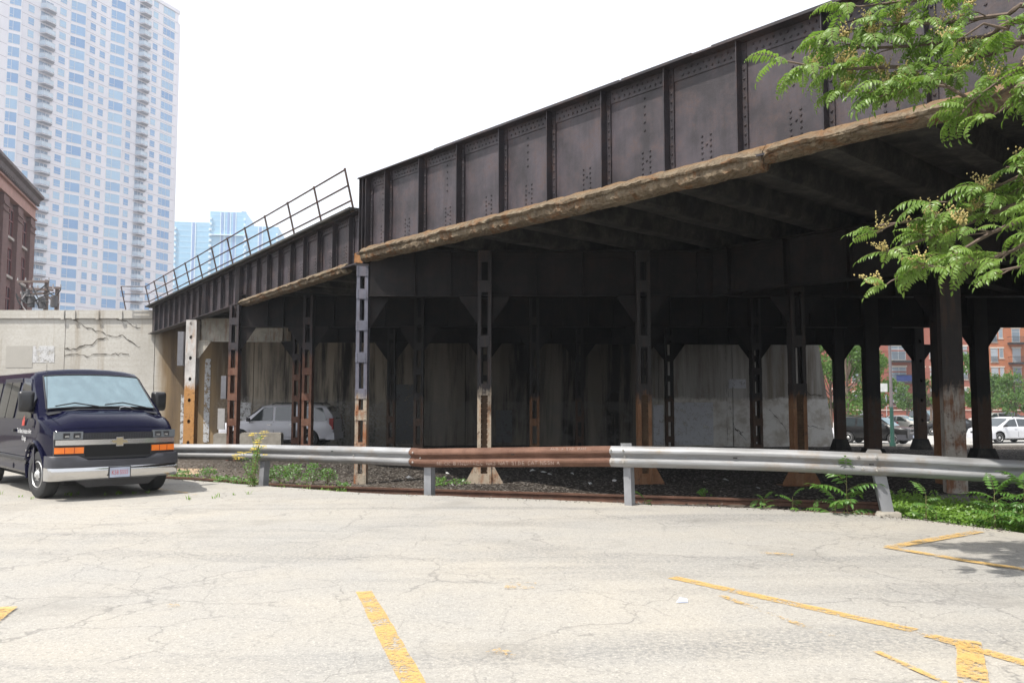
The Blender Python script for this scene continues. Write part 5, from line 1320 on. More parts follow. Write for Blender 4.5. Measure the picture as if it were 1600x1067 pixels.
for a, b, sp in ((-46, -38, ()), (20, 30, ()), (71, 82, ()), (121, 130, ()), (137, 146, ()), (183, 191, ()), (222, 230, ())):
    sa, sb = s_at(a), s_at(b); wd = (sb-sa)*1.0; me = win_mesh(wd, 1.62, sp, 'window')
    for k in range(k0, k1):
        z = OFF+k*FH+.85
        if vis((sa+sb)/2, z): inst('window', me, WM[tower.name].inverted() @ MT @ Matrix.Translation(((sa+sb)/2, 0, z)), tower)
TI = WM[tower.name].inverted()
# wedge bays: a wide face turned to the street and a short return
for a, b, c in ((-12, 3, 9), (88, 108, 114), (153, 172, 177)):
    sa, sb, sc_ = s_at(a), s_at(b), s_at(c); dp = 1.25
    m = MB(); m.prism([MT @ V((sa, 0.3, -1)), MT @ V((sa, -.01, -1)), MT @ V((sb, -dp, -1)), MT @ V((sc_, -.01, -1)), MT @ V((sc_, .3, -1))], (0, 0, 103.8)); m.build('bay_wall', MAT['tower'], tower)
    for (p, q, nm, split, gl) in ((V((sa, -.01)), V((sb, -dp)), 'bay_window', (.36,), 'tglass'), (V((sb, -dp)), V((sc_, -.01)), 'bay_side_window', (), 'tglass2')):
        L = (q-p).length; d = (q-p).normalized(); me = win_mesh(L-.25, 2.15, split, nm, gl, rows=nm == 'bay_window')
        F = frame((p.x+d.x*L/2, p.y+d.y*L/2, 0), (d.x, d.y, 0), (-d.y, d.x, 0))
        for k in range(k0, k1):
            z = OFF+k*FH+.45
            if vis(p.x, z): inst(nm, me, TI @ MT @ F @ Matrix.Translation((0, 0, z)), tower)
sa, sb = s_at(238), s_at(257); me = win_mesh(sb-sa, 1.9, (.3, .62), 'corner_window', 'tglass')
for k in range(k0, k1):
    z = OFF+k*FH+.6
    if vis((sa+sb)/2, z): inst('corner_window', me, TI @ MT @ Matrix.Translation(((sa+sb)/2, 0, z)), tower)
for a, b in ((39, 64), (199, 217)):
    sa, sb = s_at(a), s_at(b); wd = sb-sa; dp = 1.55
    m = MB(); m.add([(-wd/2, -.002, 0), (-wd/2+.5, -dp, 0), (wd/2-.9, -dp, 0), (wd/2, -.002, 0), (-wd/2, -.002, .22), (-wd/2+.5, -dp, .22), (wd/2-.9, -dp, .22), (wd/2, -.002, .22)], [(3,2,1,0), (4,5,6,7), (0,1,5,4), (1,2,6,5), (2,3,7,6), (3,0,4,7)])
    slab_ = m.mesh('balcony', MAT['tslab'], None, None, True)
    m = MB(); P = [(-wd/2+.08, -.05), (-wd/2+.55, -dp+.06), (wd/2-.93, -dp+.06), (wd/2-.08, -.05)]
    for (x0, y0), (x1, y1) in zip(P, P[1:]): m.quad((x0, y0, .32), (x1, y1, .32), (x1, y1, 1.22), (x0, y0, 1.22), 0); m.tube([(x0, y0, 1.25), (x1, y1, 1.25)], .04, 4, 1); m.tube([(x0, y0, .22), (x0, y0, 1.25)], .03, 4, 1)
    m.tube([(P[1][0]*.5+P[2][0]*.5, -dp+.06, .22), (P[1][0]*.5+P[2][0]*.5, -dp+.06, 1.25)], .03, 4, 1)
    rail_ = m.mesh('balcony_railing', [MAT['balglass'], MAT['tframe']])
    door = win_mesh(wd*.82, 2.2, (.4, .7), 'balcony_door', 'baldark', False)
    for k in range(k0, k1):
        z = OFF+k*FH-.12
        if vis((sa+sb)/2, z):
            T = TI @ MT @ Matrix.Translation(((sa+sb)/2, 0, z)); b_ = inst('balcony', slab_, T, tower); inst('balcony_railing', rail_, Matrix.Identity(4), b_)
            inst('balcony_door', door, TI @ MT @ Matrix.Translation(((sa+sb)/2-.2, 0, z+.25)), tower)

# ---- three linked pale blue towers far off
MAT['fglass'] = plain('pale_blue_curtain_wall', (.30, .52, .70), .35, var=.05, scale=.02); MAT['fband'] = plain('blue_floor_band', (.36, .56, .72), .6, var=.05, scale=.02); MAT['frib'] = plain('deep_blue_recess', (.24, .34, .58), .5, var=.05); MAT['fwhite'] = plain('white_mullion', (.66, .76, .84), .6, var=.05)
FY = 450
far = thing('glass_tower', 'group of three joined pale blue glass towers seen over the railing', 'tower', (-155, FY, -1))
def fbox(X0, X1, Ytop, dy, ribs, ztop=None):
    a, b = (X0-800)/1291*(FY+dy), (X1-800)/1291*(FY+dy); zt = CAM_H+(626-Ytop)/1291*(FY+dy)
    ex = V((1, .16, 0)).normalized(); M = frame((a, FY+dy, 0), ex, (-ex.y, ex.x, 0)); wd = (b-a)/ex.x
    m = MB(); m.box((0, wd), (0, 30), (-1, zt), 0, M); blk = m.build('tower_block', MAT['fglass'], far)
    m = MB(); z = 30
    while z < zt: m.box((.4, wd-.4), (-.06, -.01), (z, z+.9), 0, M); z += 3.1
    m.build('floor_band', MAT['fband'], far, kind='stuff')
    for X, mt, w_ in ribs:
        x = ((X-800)/1291*(FY+dy)-a)/ex.x; m = MB(); m.box((x-w_/2, x+w_/2), (-.25, -.07), (20, zt-.3), 0, M); m.build('facade_rib', MAT[mt], far)
    m = MB(); z = 40
    for x in (.1, wd-1.1):
        z = 40
        while z < zt-3: m.box((x, x+1.0), (-1.0, -.02), (z, z+1.3), 0, M); z += 3.1
    m.build('balcony', MAT['fwhite'], far, kind='stuff')
    return M, zt, wd
fbox(266, 321, 343, 0, ((294.5, 'frib', 1.2), (292, 'fwhite', .5), (297.5, 'fwhite', .5)))
M, zt, wd = fbox(322, 376, 326.5, 3, ((340.5, 'frib', 1.0), (349.5, 'frib', 1.0), (358, 'frib', 1.0), (338, 'fwhite', .4), (344, 'fwhite', .4), (353, 'fwhite', .4), (361, 'fwhite', .4)))
m = MB(); m.box((wd-3, wd-.6), (3, 6), (zt, zt+1.2), 0, M); m.build('roof_plant', MAT['frib'], far)
m = MB(); m.box((.5, wd-.5), (-1.3, -.02), (zt-13.5, zt-12.9), 0, M); m.build('facade_rib', MAT['fwhite'], far)
fbox(377, 428, 350, 0, ((401, 'frib', 1.2), (398, 'fwhite', .5), (404, 'fwhite', .5)))

# ---- dark brick warehouse at the left
MAT['wbrick'] = m_brick('dark_purple_brown_brick', (.185, .108, .10), (.235, .135, .12), (.2, .15, .14)); MAT['wfrieze'] = plain('pink_terracotta', (.42, .24, .20), .8, var=.12, scale=2); MAT['wcorn'] = plain('dark_stone_cornice', (.15, .12, .12), .8, var=.2, scale=2)
MAT['wframe'] = plain('dark_red_window_frame', (.15, .035, .03), .6); MAT['wglass'] = m_glass('dim_warehouse_glass', (.03, .03, .045), (.10, .07, .07), .1); MAT['sill'] = plain('pale_stone_sill', (.45, .40, .36), .8)
WA = V((-43.95, 75, 0)); WE = V((.32, -.9474, 0)).normalized(); WN = V((.9474, .32, 0))
MW = frame(WA, WE, -WN)
MW = frame(WA, WE, V((-WN.x, -WN.y, 0)))
wh = thing('brick_warehouse', 'old dark brick warehouse with pink frieze and red window frames at the left edge', 'building', (-40, 66, -1))
LW = 24; ztw = 20.2
m = MB(); m.box((0, LW), (.25, 18), (-1.2, 18.2), 0, MW); m.build('wall', MAT['wbrick'], wh)
m = MB(); m.box((-.05, LW), (-.08, 18), (18.2, 19.5), 0, MW); m.build('frieze', MAT['wfrieze'], wh)
m = MB(); m.box((-.15, LW), (-.22, 18), (18.2-.14, 18.2-.002), 0, MW); m.box((-.1, LW), (-.3, -.085), (19.1, 19.2), 0, MW); m.build('frieze_moulding', MAT['wfrieze'], wh)
m = MB(); m.prism([MW @ V(q) for q in ((-.1, -.05, 19.502), (-.1, -.35, 19.6), (-.1, -.45, 19.95), (-.1, -.75, 20.1), (-.1, -.75, 20.35), (-.1, 0, 20.4))], MW.to_3x3() @ V((LW, 0, 0))); m.build('cornice', MAT['wcorn'], wh)
for k in range(46):
    m = MB(); m.box((.1+.5*k, .32+.5*k), (-.42, -.2), (19.38, 19.5-.003), 0, MW); m.build('dentil', MAT['wcorn'], wh)
bay = 4.65; storey = 3.22
pil = [(-.05, 1.95)]
for b in range(6):
    x0 = .0+bay*b; m = MB(); m.box((x0-.0, x0+1.75), (-.12, .25-.002), (-1.2, 18.0), 0, MW); m.box((x0-.06, x0+1.81), (-.2, -.1202), (17.2, 17.4), 0, MW); m.box((x0-.06, x0+1.81), (-.2, -.1202), (16.7, 16.8), 0, MW); m.build('pilaster', MAT['wbrick'], wh)
    for f in range(6):
        zs = 18.2-.75-2.35-f*storey
        if zs < 1: continue
        wx0, wx1 = x0+2.15, x0+4.25
        m = MB(); H = 2.35; F = .1
        for q in ((wx0, wx0+F, zs, zs+H), (wx1-F, wx1, zs, zs+H), ((wx0+wx1)/2-.08, (wx0+wx1)/2+.08, zs+F, zs+H-F)): m.box(q[:2], (.12, .2499), q[2:], 0, MW)
        for q in ((zs, zs+F), (zs+H-F, zs+H), (zs+H*.55, zs+H*.55+.1)): m.box((wx0+F, wx1-F), (.13, .2499), q, 0, MW)
        wn_ = m.build('window', MAT['wframe'], wh)
        for (a, c) in ((wx0+F, (wx0+wx1)/2-.08), ((wx0+wx1)/2+.08, wx1-F)):
            m = MB(); m.box((a, c), (.2, .2495), (zs+F, zs+H-F), 0, MW); m.build('pane', MAT['wglass'], wn_)
        m = MB(); m.box((wx0-.12, wx1+.12), (.02, .2496), (zs-.2, zs-.004), 0, MW); m.build('sill', MAT['sill'], wn_)

# ---- orange and red brick flats beyond the street
MAT['obrick'] = m_brick('orange_brick', (.40, .135, .06), (.46, .17, .08), (.36, .2, .13)); MAT['rbrick'] = m_brick('red_brick', (.27, .085, .06), (.32, .105, .075), (.3, .17, .13)); MAT['stone'] = plain('pale_lintel_stone', (.52, .46, .40), .8)
MAT['iron'] = plain('dark_balcony_iron', (.025, .026, .03), .6); MAT['afr'] = plain('grey_window_frame', (.35, .37, .38), .6); MAT['aglass'] = m_glass('flat_window_glass', (.16, .20, .24), (.34, .38, .42), .1, 1.5); MAT['blue'] = plain('blue_fabric_screen', (.03, .06, .25), .7)
def flats(name, label, X0, X1, y, top_px, mat, ez, items, storeys_z):
    """items: ('win'|'door', pxleft, pxright, pxtop, pxbottom)"""
    a, b = (X0-800)/1291*y, (X1-800)/1291*y; e = thing(name, label, 'building', ((a+b)/2, y+6, -1.15))
    zt = CAM_H+(626-top_px)/1291*y
    m = MB(); m.box((a, b), (y, y+14), (-1.2, zt)); w_ = m.build('wall', MAT[mat], e)
    m = MB(); m.box((a-.1, b+.1), (y-.25, y+14), (zt+.002, zt+.5)); m.build('parapet', MAT['stone'], e)
    for z in storeys_z:
        m = MB(); m.box((a, b), (y-.05, y-.003), (z, z+.16)); m.build('string_course', MAT[mat], e)
    for kind, xa, xb, ya, yb in items:
        A, B = (xa-800)/1291*y, (xb-800)/1291*y; zt_, zb_ = CAM_H+(626-ya)/1291*y, CAM_H+(626-yb)/1291*y
        if kind in ('win', 'door'):
            m = MB(); f = .09
            m.box((A, A+f), (y-.03, y-.002), (zb_, zt_)); m.box((B-f, B), (y-.03, y-.002), (zb_, zt_)); m.box((A+f, B-f), (y-.03, y-.002), (zb_, zb_+f)); m.box((A+f, B-f), (y-.03, y-.002), (zt_-f, zt_))
            n_ = max(1, round((B-A)/1.0))
            for q in range(1, n_): x = A+(B-A)*q/n_; m.box((x-.05, x+.05), (y-.03, y-.002), (zb_+f, zt_-f))
            m.box((A+f, B-f), (y-.028, y-.0021), (zt_-(zt_-zb_)*.24, zt_-(zt_-zb_)*.24+.08))
            wn_ = m.build('window' if kind == 'win' else 'balcony_door', MAT['afr'], e)
            m = MB(); m.box((A+f, B-f), (y-.012, y-.0015), (zb_+f, zt_-f)); m.build('pane', MAT['aglass'], wn_)
            m = MB(); m.box((A-.12, B+.12), (y-.07, y-.003), (zt_+.003, zt_+.22)); m.build('lintel', MAT['stone'], wn_)
            m = MB(); m.box((A-.1, B+.1), (y-.09, y-.003), (zb_-.14, zb_-.003)); m.build('sill', MAT['stone'], wn_)
            if kind == 'win' and B-A > .9:
                m = MB(); zr = zb_+(zt_-zb_)*.38
                m.box((A, B), (y-.16, y-.13), (zr, zr+.05)); m.box((A, B), (y-.16, y-.13), (zb_+.02, zb_+.06))
                for q in range(11): x = A+(B-A)*q/10; m.box((x-.012, x+.012), (y-.155, y-.135), (zb_+.06, zr))
                m.build('guard_rail', MAT['iron'], wn_)
        elif kind in ('bal', 'balblue'):
            m = MB(); m.box((A, B), (y-1.4, y-.003), (zb_-.25, zb_)); b_ = m.build('balcony', MAT['iron'], e)
            m = MB(); m.box((A, B), (y-1.4, y-1.35), (zt_-.06, zt_))
            k = int((B-A)/.14)
            for q in range(k+1): x = A+(B-A)*q/k; m.box((x-.012, x+.012), (y-1.39, y-1.36), (zb_, zt_-.06))
            m.box((A, A+.04), (y-1.4, y-.01), (zt_-.06, zt_)); m.box((B-.04, B), (y-1.4, y-.01), (zt_-.06, zt_)); m.build('balcony_railing', MAT['iron'], b_)
            if kind == 'balblue': m = MB(); m.box((A+(B-A)*.1, B-(B-A)*.05), (y-1.34, y-1.32), (zb_+.05, zt_-.1)); m.build('screen', MAT['blue'], b_)
    return e
it = []
for k, yb in enumerate((535, 566, 596, 626)):
    it += [('win', 1549, 1560, yb-22, yb-1), ('win', 1562.5, 1569, yb-22, yb-7), ('door', 1583, 1596, yb-22, yb-1), ('bal', 1576, 1602, yb-9, yb), ('win', 1608, 1620, yb-22, yb-1), ('win', 1530, 1541, yb-22, yb-1)]
for yb in (504, 473): it += [('win', 1549, 1560, yb-22, yb-1), ('door', 1583, 1596, yb-22, yb-1)]
flats('brick_flats', 'orange brick block of flats with iron balconies at the right edge', 1528, 1760, 130, 430, 'obrick', 0, it, [])
it = []
for k, yb in enumerate((563, 596, 628)):
    it += [('door', 1393, 1416, yb-23, yb-1), ('balblue' if k == 1 else 'bal', 1390, 1428, yb-11, yb), ('win', 1371, 1375, yb-24, yb-5), ('win', 1440, 1445, yb-22, yb-4), ('win', 1453, 1457, yb-22, yb-4), ('win', 1331, 1345, yb-16, yb), ('win', 1300, 1312, yb-20, yb-1), ('win', 1473, 1480, yb-22, yb-4), ('win', 1500, 1512, yb-22, yb-4)]
flats('brick_flats', 'darker red brick block of flats with a blue balcony screen, seen between the columns', 1255, 1522, 117, 440, 'rbrick', 0, it, [2.6, 5.6, 8.6])
# low brick wall and chain fence in front of them
m = MB(); m.box((36, 130), (106, 106.4), (-1.2, .35)); o = m.build('low_brick_wall', MAT['rbrick']); tag(o, 'low red brick wall behind the far parked cars', 'wall')
m = MB(); m.box((36, 130), (105.9, 106.5), (.352, .45)); cp = m.build('coping', MAT['stone'], o)
fe = thing('wire_fence', 'thin grey wire fence on posts in front of the low brick wall', 'fence', (70, 104, -1.15))
for k in range(24):
    m = MB(); m.tube([(38+3*k, 104, -1.15), (38+3*k, 104, .95)], .04, 5); m.build('post', MAT['afr'], fe)
for z in (.93, -.9): m = MB(); m.tube([(38, 104, z), (107, 104, z)], .025, 4); m.build('rail', MAT['afr'], fe)

# ---- signal pole
MAT['green'] = plain('green_painted_pole', (.022, .085, .065), .5); MAT['pgrey'] = plain('grey_upper_pole', (.17, .15, .16), .6); MAT['signwhite'] = plain('white_sign_face', (.62, .64, .64), .6); MAT['signback'] = plain('grey_sign_back', (.34, .38, .42), .5, .3)
y = 48.6; x = (1391-800)/1291*y
po = thing('signal_pole', 'tall green and grey pole with a white box sign in front of the black four-wheel-drive', 'pole', (x, y, -1.05))
m = MB(); m.tube([(x, y, -1.1), (x, y, 1.2)], [.12, .10], 10); m.tube([(x, y, -1.1), (x, y, -.85)], .17, 10); m.build('lower_pole', MAT['green'], po, smooth=40)
m = MB(); m.tube([(x, y, 1.2), (x+.02, y, 6.4)], [.095, .08], 10); m.build('upper_pole', MAT['pgrey'], po, smooth=40)
p = px(1379, 605, y); m = MB(); m.box((p.x-.23, p.x+.23), (y-.05, y+.12), (p.z-.25, p.z+.24)); m.build('sign_box', MAT['signwhite'], po)
p = px(1384, 622, y); m = MB(); m.prism([(p.x-.16, y-.16, p.z), (p.x-.02, y, p.z-.24), (p.x+.08, y+.14, p.z), (p.x-.02, y, p.z+.24)], (.01, -.01, 0)); m.build('sign_plate', MAT['signback'], po)

# ---- utility poles behind the wall
MAT['pole'] = plain('weathered_pole_timber', (.15, .115, .10), .9, var=.25); MAT['tr'] = plain('grey_transformer_can', (.11, .105, .11), .6); MAT['wire'] = plain('black_cable', (.02, .02, .022), .7); MAT['insul'] = plain('pale_insulator', (.35, .33, .33), .4)
def upole(X, Ytop, y, arms, cans, label):
    x = (X-800)/1291*y; zt = CAM_H+(626-Ytop)/1291*y
    e = thing('utility_pole', label, 'utility pole', (x, y, 4.9), group='utility poles behind the wall')
    m = MB(); m.tube([(x, y, 4.9), (x, y, zt)], [.16, .12], 8); m.build('pole', MAT['pole'], e, smooth=40)
    for xa, xb, yy, tilt in arms:
        a, b, z = (xa-800)/1291*y, (xb-800)/1291*y, CAM_H+(626-yy)/1291*y
        m = MB(); m.prism([(a, y-.22, z), (b, y-.22, z+tilt), (b, y-.22, z+tilt+.13), (a, y-.22, z+.13)], (0, .11, 0)); ar = m.build('crossarm', MAT['pole'], e)
        n_ = max(2, int((b-a)/.38))
        for q in range(n_+1):
            f = q/n_
            if abs(a+(b-a)*f-x) < .14: continue
            m = MB(); m.tube([(a+(b-a)*f, y-.165, z+.13+tilt*f), (a+(b-a)*f, y-.165, z+.30+tilt*f)], [.045, .03], 6); m.build('insulator', MAT['insul'], ar)
    for xa, ya, s in cans:
        c = px(xa, ya, y-.35); m = MB(); m.tube([(c.x, c.y, c.z-.35*s), (c.x, c.y, c.z+.3*s), (c.x, c.y, c.z+.4*s)], [.2*s, .2*s, .1*s], 10); m.build('transformer', MAT['tr'], e, smooth=40)
    return e, x, y, zt
upole(67.5, 436, 50, [(24, 73, 441, 0), (44, 80, 452, -.1), (30, 66, 462, .1)], [(33, 464, .9), (44, 470, 1.0), (61, 472, 1.0), (38, 457, .6)], 'timber utility pole with wide crossarm and grey cans behind the wall at left')
upole(84.5, 447, 51, [(68, 92, 450, -.05), (70, 90, 463, -.55)], [(80, 470, 1.0)], 'shorter utility pole with tilted crossarms right of the wide-armed one')
cb = thing('cable_bundle', 'loops of black and pale cable strung round the utility poles', 'cable', (-29, 49.5, 5))
for k, pts in enumerate(([(20, 458), (24, 470), (30, 478), (26, 484)], [(35, 458), (30, 466), (30, 477), (36, 484)], [(24, 442), (36, 450), (52, 454), (67, 443)], [(40, 456), (50, 468), (62, 462), (80, 456)], [(22, 462), (40, 474), (58, 466), (68, 478)], [(66, 445), (74, 458), (82, 462), (90, 451)], [(45, 446), (52, 460), (60, 470), (72, 470)], [(28, 446), (34, 462), (48, 462), (56, 478)])):
    P = catmull([px(a, b, 49.3+.15*(k % 3)) for a, b in pts], .2); m = MB(); m.tube(P, .035 if k > 1 else .045, 5); m.build('cable', MAT['wire'] if k != 1 else MAT['insul'], cb)

# ================================================================== VEGETATION
MAT['leaf'] = m_leaf('green_tree_leaf', (.125, .22, .042), (.22, .33, .07), .45)
MAT['leaf_weed'] = m_leaf('fresh_weed_leaf', (.065, .165, .035), (.12, .245, .045), .35)
MAT['leaf_dark'] = m_leaf('far_tree_leaf', (.045, .10, .022), (.085, .16, .035), .3, .8)
MAT['grass'] = m_leaf('short_green_ground_cover', (.12, .25, .035), (.22, .36, .055), .4)
MAT['flower'] = plain('pale_yellow_flower', (.52, .42, .17), .8, var=.3, scale=40); MAT['yflower'] = plain('bright_yellow_flower', (.70, .52, .05), .7, var=.2, scale=40)
MAT['twig'] = plain('brown_grey_bark', (.13, .095, .075), .9, var=.3, scale=12, bump=.3); MAT['stem'] = plain('green_brown_stem', (.16, .15, .06), .8, var=.2)

def leaf_into(m, M, length, pairs, width, droop, rnd, ll=None, mat=0, fold=.35, term=True):
    """one pinnate leaf: drooping rachis with folded leaflets; base at origin along +x"""
    pts = []; p = V((0, 0, 0)); ang = rnd.uniform(.25, .5); seg = length/(pairs+1.5)
    for i in range(pairs+2):
        pts.append(p.copy()); a = ang-droop*(i/(pairs+1))**1.3; p = p+V((math.cos(a), 0, math.sin(a)))*seg
    m.tube(pts, [.004-.0025*i/len(pts) for i in range(len(pts))], 3, 1, M, False)
    ll = ll or length*.30
    def leaflet(base, d, up, L, wd):
        d = d.normalized(); s = d.cross(up).normalized(); up = s.cross(d)
        tip = base+d*L-up*L*.22
        q1 = base+d*L*.35+s*wd+up*wd*fold; q2 = base+d*L*.35-s*wd+up*wd*fold; q3 = base+d*L*.72+s*wd*.72+up*(wd*fold-L*.09); q4 = base+d*L*.72-s*wd*.72+up*(wd*fold-L*.09); mid = base+d*L*.4; mid2 = base+d*L*.74-up*L*.09
        m.add([base, q1, q3, tip, q4, q2, mid, mid2], [(0, 6, 1), (1, 6, 7, 2), (2, 7, 3), (0, 5, 6), (5, 4, 7, 6), (4, 3, 7)], mat, M)
    for i in range(1, pairs+1):
        t = (pts[i+1]-pts[i-1]).normalized(); up = V((0, 1, 0)).cross(t)*-1
        if up.z < 0: up = -up
        k = math.sin(math.pi*(.18+.72*i/(pairs+1)))
        for s in (-1, 1):
            d = V((t.x*.45, s*1.0, t.z*.45-.28+rnd.uniform(-.15, .12)))
            leaflet(pts[i]+t*rnd.uniform(-.006, .006), d, up, ll*k*rnd.uniform(.85, 1.1), width*(.6+.4*k))
    if term: leaflet(pts[-1], pts[-1]-pts[-2], V((0, 0, 1)), ll*.75, width*.8)
def leaf_mesh(name, seed, length, pairs, width, droop, mats, ll=None):
    m = MB(); leaf_into(m, None, length, pairs, width, droop, random.Random(seed), ll); me = m.mesh(name, [MAT[x] for x in mats]); return me
def rotdir(d, roll):
    d = V(d).normalized(); q = d.to_track_quat('X', 'Z').to_matrix().to_4x4(); return q @ Matrix.Rotation(roll, 4, 'X')
def flower_into(m, M, h, rnd, mat=0):
    for k in range(rnd.randint(6, 9)):
        a = rnd.uniform(0, 6.28); tilt = rnd.uniform(.1, .9); d = V((math.cos(a)*math.sin(tilt), math.sin(a)*math.sin(tilt), math.cos(tilt))); L = h*rnd.uniform(.5, 1)
        m.tube([(0, 0, 0), d*L*.9], .003, 3, 1, M, False)
        for j in range(9):
            p = d*L*(.3+.7*j/8)+V((rnd.uniform(-1, 1), rnd.uniform(-1, 1), rnd.uniform(-1, 1)))*.012; s = .011*rnd.uniform(.7, 1.2)*(1.1-.4*j/8)
            m.add([p+V((s, 0, 0)), p+V((-s*.5, s*.9, 0)), p+V((-s*.5, -s*.9, 0)), p+V((0, 0, s*1.2)), p-V((0, 0, s))], [(0, 1, 3), (1, 2, 3), (2, 0, 3), (1, 0, 4), (2, 1, 4), (0, 2, 4)], mat, M)

# ---- the tree that hangs in from the right
tb = V((8.0, 5.95, 0))
tree = thing('tree_of_heaven', 'green tree with feathery leaves and pale yellow flowers overhanging from the right', 'tree', tb)
rt = random.Random(11)
m = MB(); trunk_pts = catmull([tb+V((0, 0, -.2)), tb+V((-.05, .05, 1.4)), tb+V((.05, .1, 3.0)), tb+V((-.1, .2, 4.4)), tb+V((.1, .3, 6.5))], .4)
m.tube(trunk_pts, [.16-.09*i/len(trunk_pts) for i in range(len(trunk_pts))], 10); m.build('trunk', MAT['twig'], tree, smooth=50)
forks = {'a': tb+V((-.05, .15, 3.7)), 'b': tb+V((0, .12, 2.7)), 'c': tb+V((.05, .25, 5.2))}
BR = [ # fork, pixel path (photo px, depth), leafy from
 ('a', [(1720, 40, 6.6), (1600, 62, 6.9), (1500, 88, 7.1), (1400, 92, 7.2), (1310, 95, 7.3), (1240, 82, 7.4)], .10),
 ('a', [(1700, 0, 6.5), (1600, 5, 6.8), (1500, 18, 7.0), (1420, 22, 7.2), (1330, 32, 7.3)], .1),
 ('c', [(1720, -60, 6.6), (1600, -40, 6.9), (1470, -22, 7.1), (1360, -8, 7.3)], .1),
 ('a', [(1700, 90, 6.3), (1610, 100, 6.5), (1560, 130, 6.5), (1520, 165, 6.55)], .1),
 ('a', [(1700, 60, 6.5), (1580, 60, 6.9), (1480, 118, 7.0), (1410, 130, 7.1), (1350, 135, 7.2)], .25),
 ('b', [(1760, 150, 6.2), (1660, 135, 6.3), (1610, 140, 6.35), (1580, 165, 6.4)], .1),
 ('b', [(1760, 250, 6.3), (1640, 280, 6.6), (1560, 312, 6.8), (1480, 335, 6.95), (1410, 345, 7.1), (1375, 350, 7.2)], .22),
 ('b', [(1760, 300, 6.1), (1640, 330, 6.4), (1560, 360, 6.6), (1490, 400, 6.7), (1440, 420, 6.8), (1410, 432, 6.85)], .2),
 ('b', [(1760, 330, 6.0), (1660, 390, 6.2), (1600, 415, 6.3), (1550, 425, 6.4)], .2),
 ('b', [(1760, 280, 6.3), (1640, 300, 6.6), (1550, 335, 6.85), (1470, 365, 7.0), (1410, 385, 7.1), (1380, 395, 7.15)], .2),
 ('b', [(1760, 320, 6.1), (1660, 350, 6.3), (1590, 390, 6.45), (1530, 408, 6.55), (1470, 418, 6.6)], .2),
 ('a', [(1700, 70, 6.4), (1620, 110, 6.6), (1550, 150, 6.7), (1500, 125, 6.8), (1440, 120, 6.9), (1390, 140, 7.0)], .2),
 ('a', [(1700, 20, 6.6), (1560, 42, 7.0), (1460, 55, 7.2), (1390, 60, 7.3), (1320, 58, 7.4)], .2),
 ('b', [(1760, 250, 6.2), (1650, 255, 6.4), (1580, 282, 6.6), (1530, 300, 6.7), (1490, 312, 6.8)], .2),
 ('a', [(1690, 20, 6.3), (1600, 30, 6.4), (1560, 20, 6.4), (1530, 40, 6.5)], .1),
]
leafs = [leaf_mesh('leaf', 40+i, .34+.03*i, 9+(i % 3), .0150+.0010*i, 1.0+.25*i, ('leaf', 'stem'), .098) for i in range(5)]
fl = []
for i in range(3):
    m = MB(); flower_into(m, None, .17+.03*i, random.Random(i), 0); fl.append(m.mesh('flower_cluster', [MAT['flower'], MAT['stem']]))
TI = WM[tree.name].inverted(); nleaf = [0, 0]; mass = MB()
def put_leaf(p, d, s):
    M = Matrix.Translation(p) @ rotdir(d, rt.uniform(-.6, .6)) @ Matrix.Scale(s, 4)
    inst('leaf', rt.choice(leafs), TI @ M, tree); nleaf[0] += 1
spots = []
for fk, path, lf in BR:
    P = [px(*q) for q in path]; P = catmull([forks[fk]]+P, .12); k = len(P)
    m = MB(); m.tube(P, [.045*(1-i/k)**.8+.006 for i in range(k)], 6); br = m.build('branch', MAT['twig'], tree, smooth=50)
    i0 = next((i for i, p in enumerate(P) if 800+1291*p.x/p.y < 1960), 0)
    i = i0
    while i < k:
        t = (P[min(i+1, k-1)]-P[max(i-1, 0)]).normalized(); sidev = t.cross(V((0, 0, 1))).normalized()
        # a short side twig, then leaves around its tip
        for s in (-1, 1) if i < k-2 else (0,):
            L = rt.uniform(.10, .38)*(1 if i < k-4 else .5); d = (t*rt.uniform(.5, 1)+sidev*s*rt.uniform(.3, .9)+V((0, 0, rt.uniform(-.25, .35)))).normalized()
            tip = P[i]+d*L; m = MB(); m.tube([P[i], P[i]+d*L*.5+V((0, 0, .01)), tip], [.008, .006, .004], 4); m.build('twig', MAT['twig'], br)
            spots.append((tip, d, P[i]))
        i += 2 if 800+1291*P[min(i, k-1)].x/P[min(i, k-1)].y < 1680 else 5
for tip, d, base in spots:
    X = 800+1291*tip.x/tip.y
    for q in range(rt.randint(3, 5)):
        a = rt.uniform(-1.7, 1.7); h = V((d.x, d.y, 0)).normalized(); e = V((-h.y, h.x, 0))
        dd = h*math.cos(a)+e*math.sin(a)+V((0, 0, rt.uniform(-.55, .25))); s = rt.uniform(.58, .95)
        if nleaf[0] < 300 and X < 1625: put_leaf(tip.lerp(base, rt.uniform(0, .5)), dd, s)
        else:
            M = Matrix.Translation(tip.lerp(base, rt.uniform(0, .5))) @ rotdir(dd, rt.uniform(-.6, .6)) @ Matrix.Scale(s, 4); leaf_into(mass, M, .38, 8, .018, 1.4, rt, .125); nleaf[1] += 1
    if rt.random() < .48 and X < 1640:
        M = Matrix.Translation(tip+V((0, 0, .01))) @ Matrix.Rotation(rt.uniform(-.5, .5), 4, 'Y') @ Matrix.Scale(rt.uniform(.8, 1.3), 4); inst('flower_cluster', rt.choice(fl), TI @ M, tree)
for _ in range(30):   # the crown out of frame on the right
    p = tb+V((rt.uniform(-.9, 1.6), rt.uniform(-1.2, 1.4), rt.uniform(3.4, 7.2))); a = rt.uniform(0, 6.28)
    leaf_into(mass, Matrix.Translation(p) @ rotdir((math.cos(a), math.sin(a), rt.uniform(-.4, .2)), rt.uniform(-.6, .6)), .4, 8, .018, 1.4, rt, .125)
mass.build('foliage', [MAT['leaf'], MAT['stem']], tree, kind='stuff', fix=False)
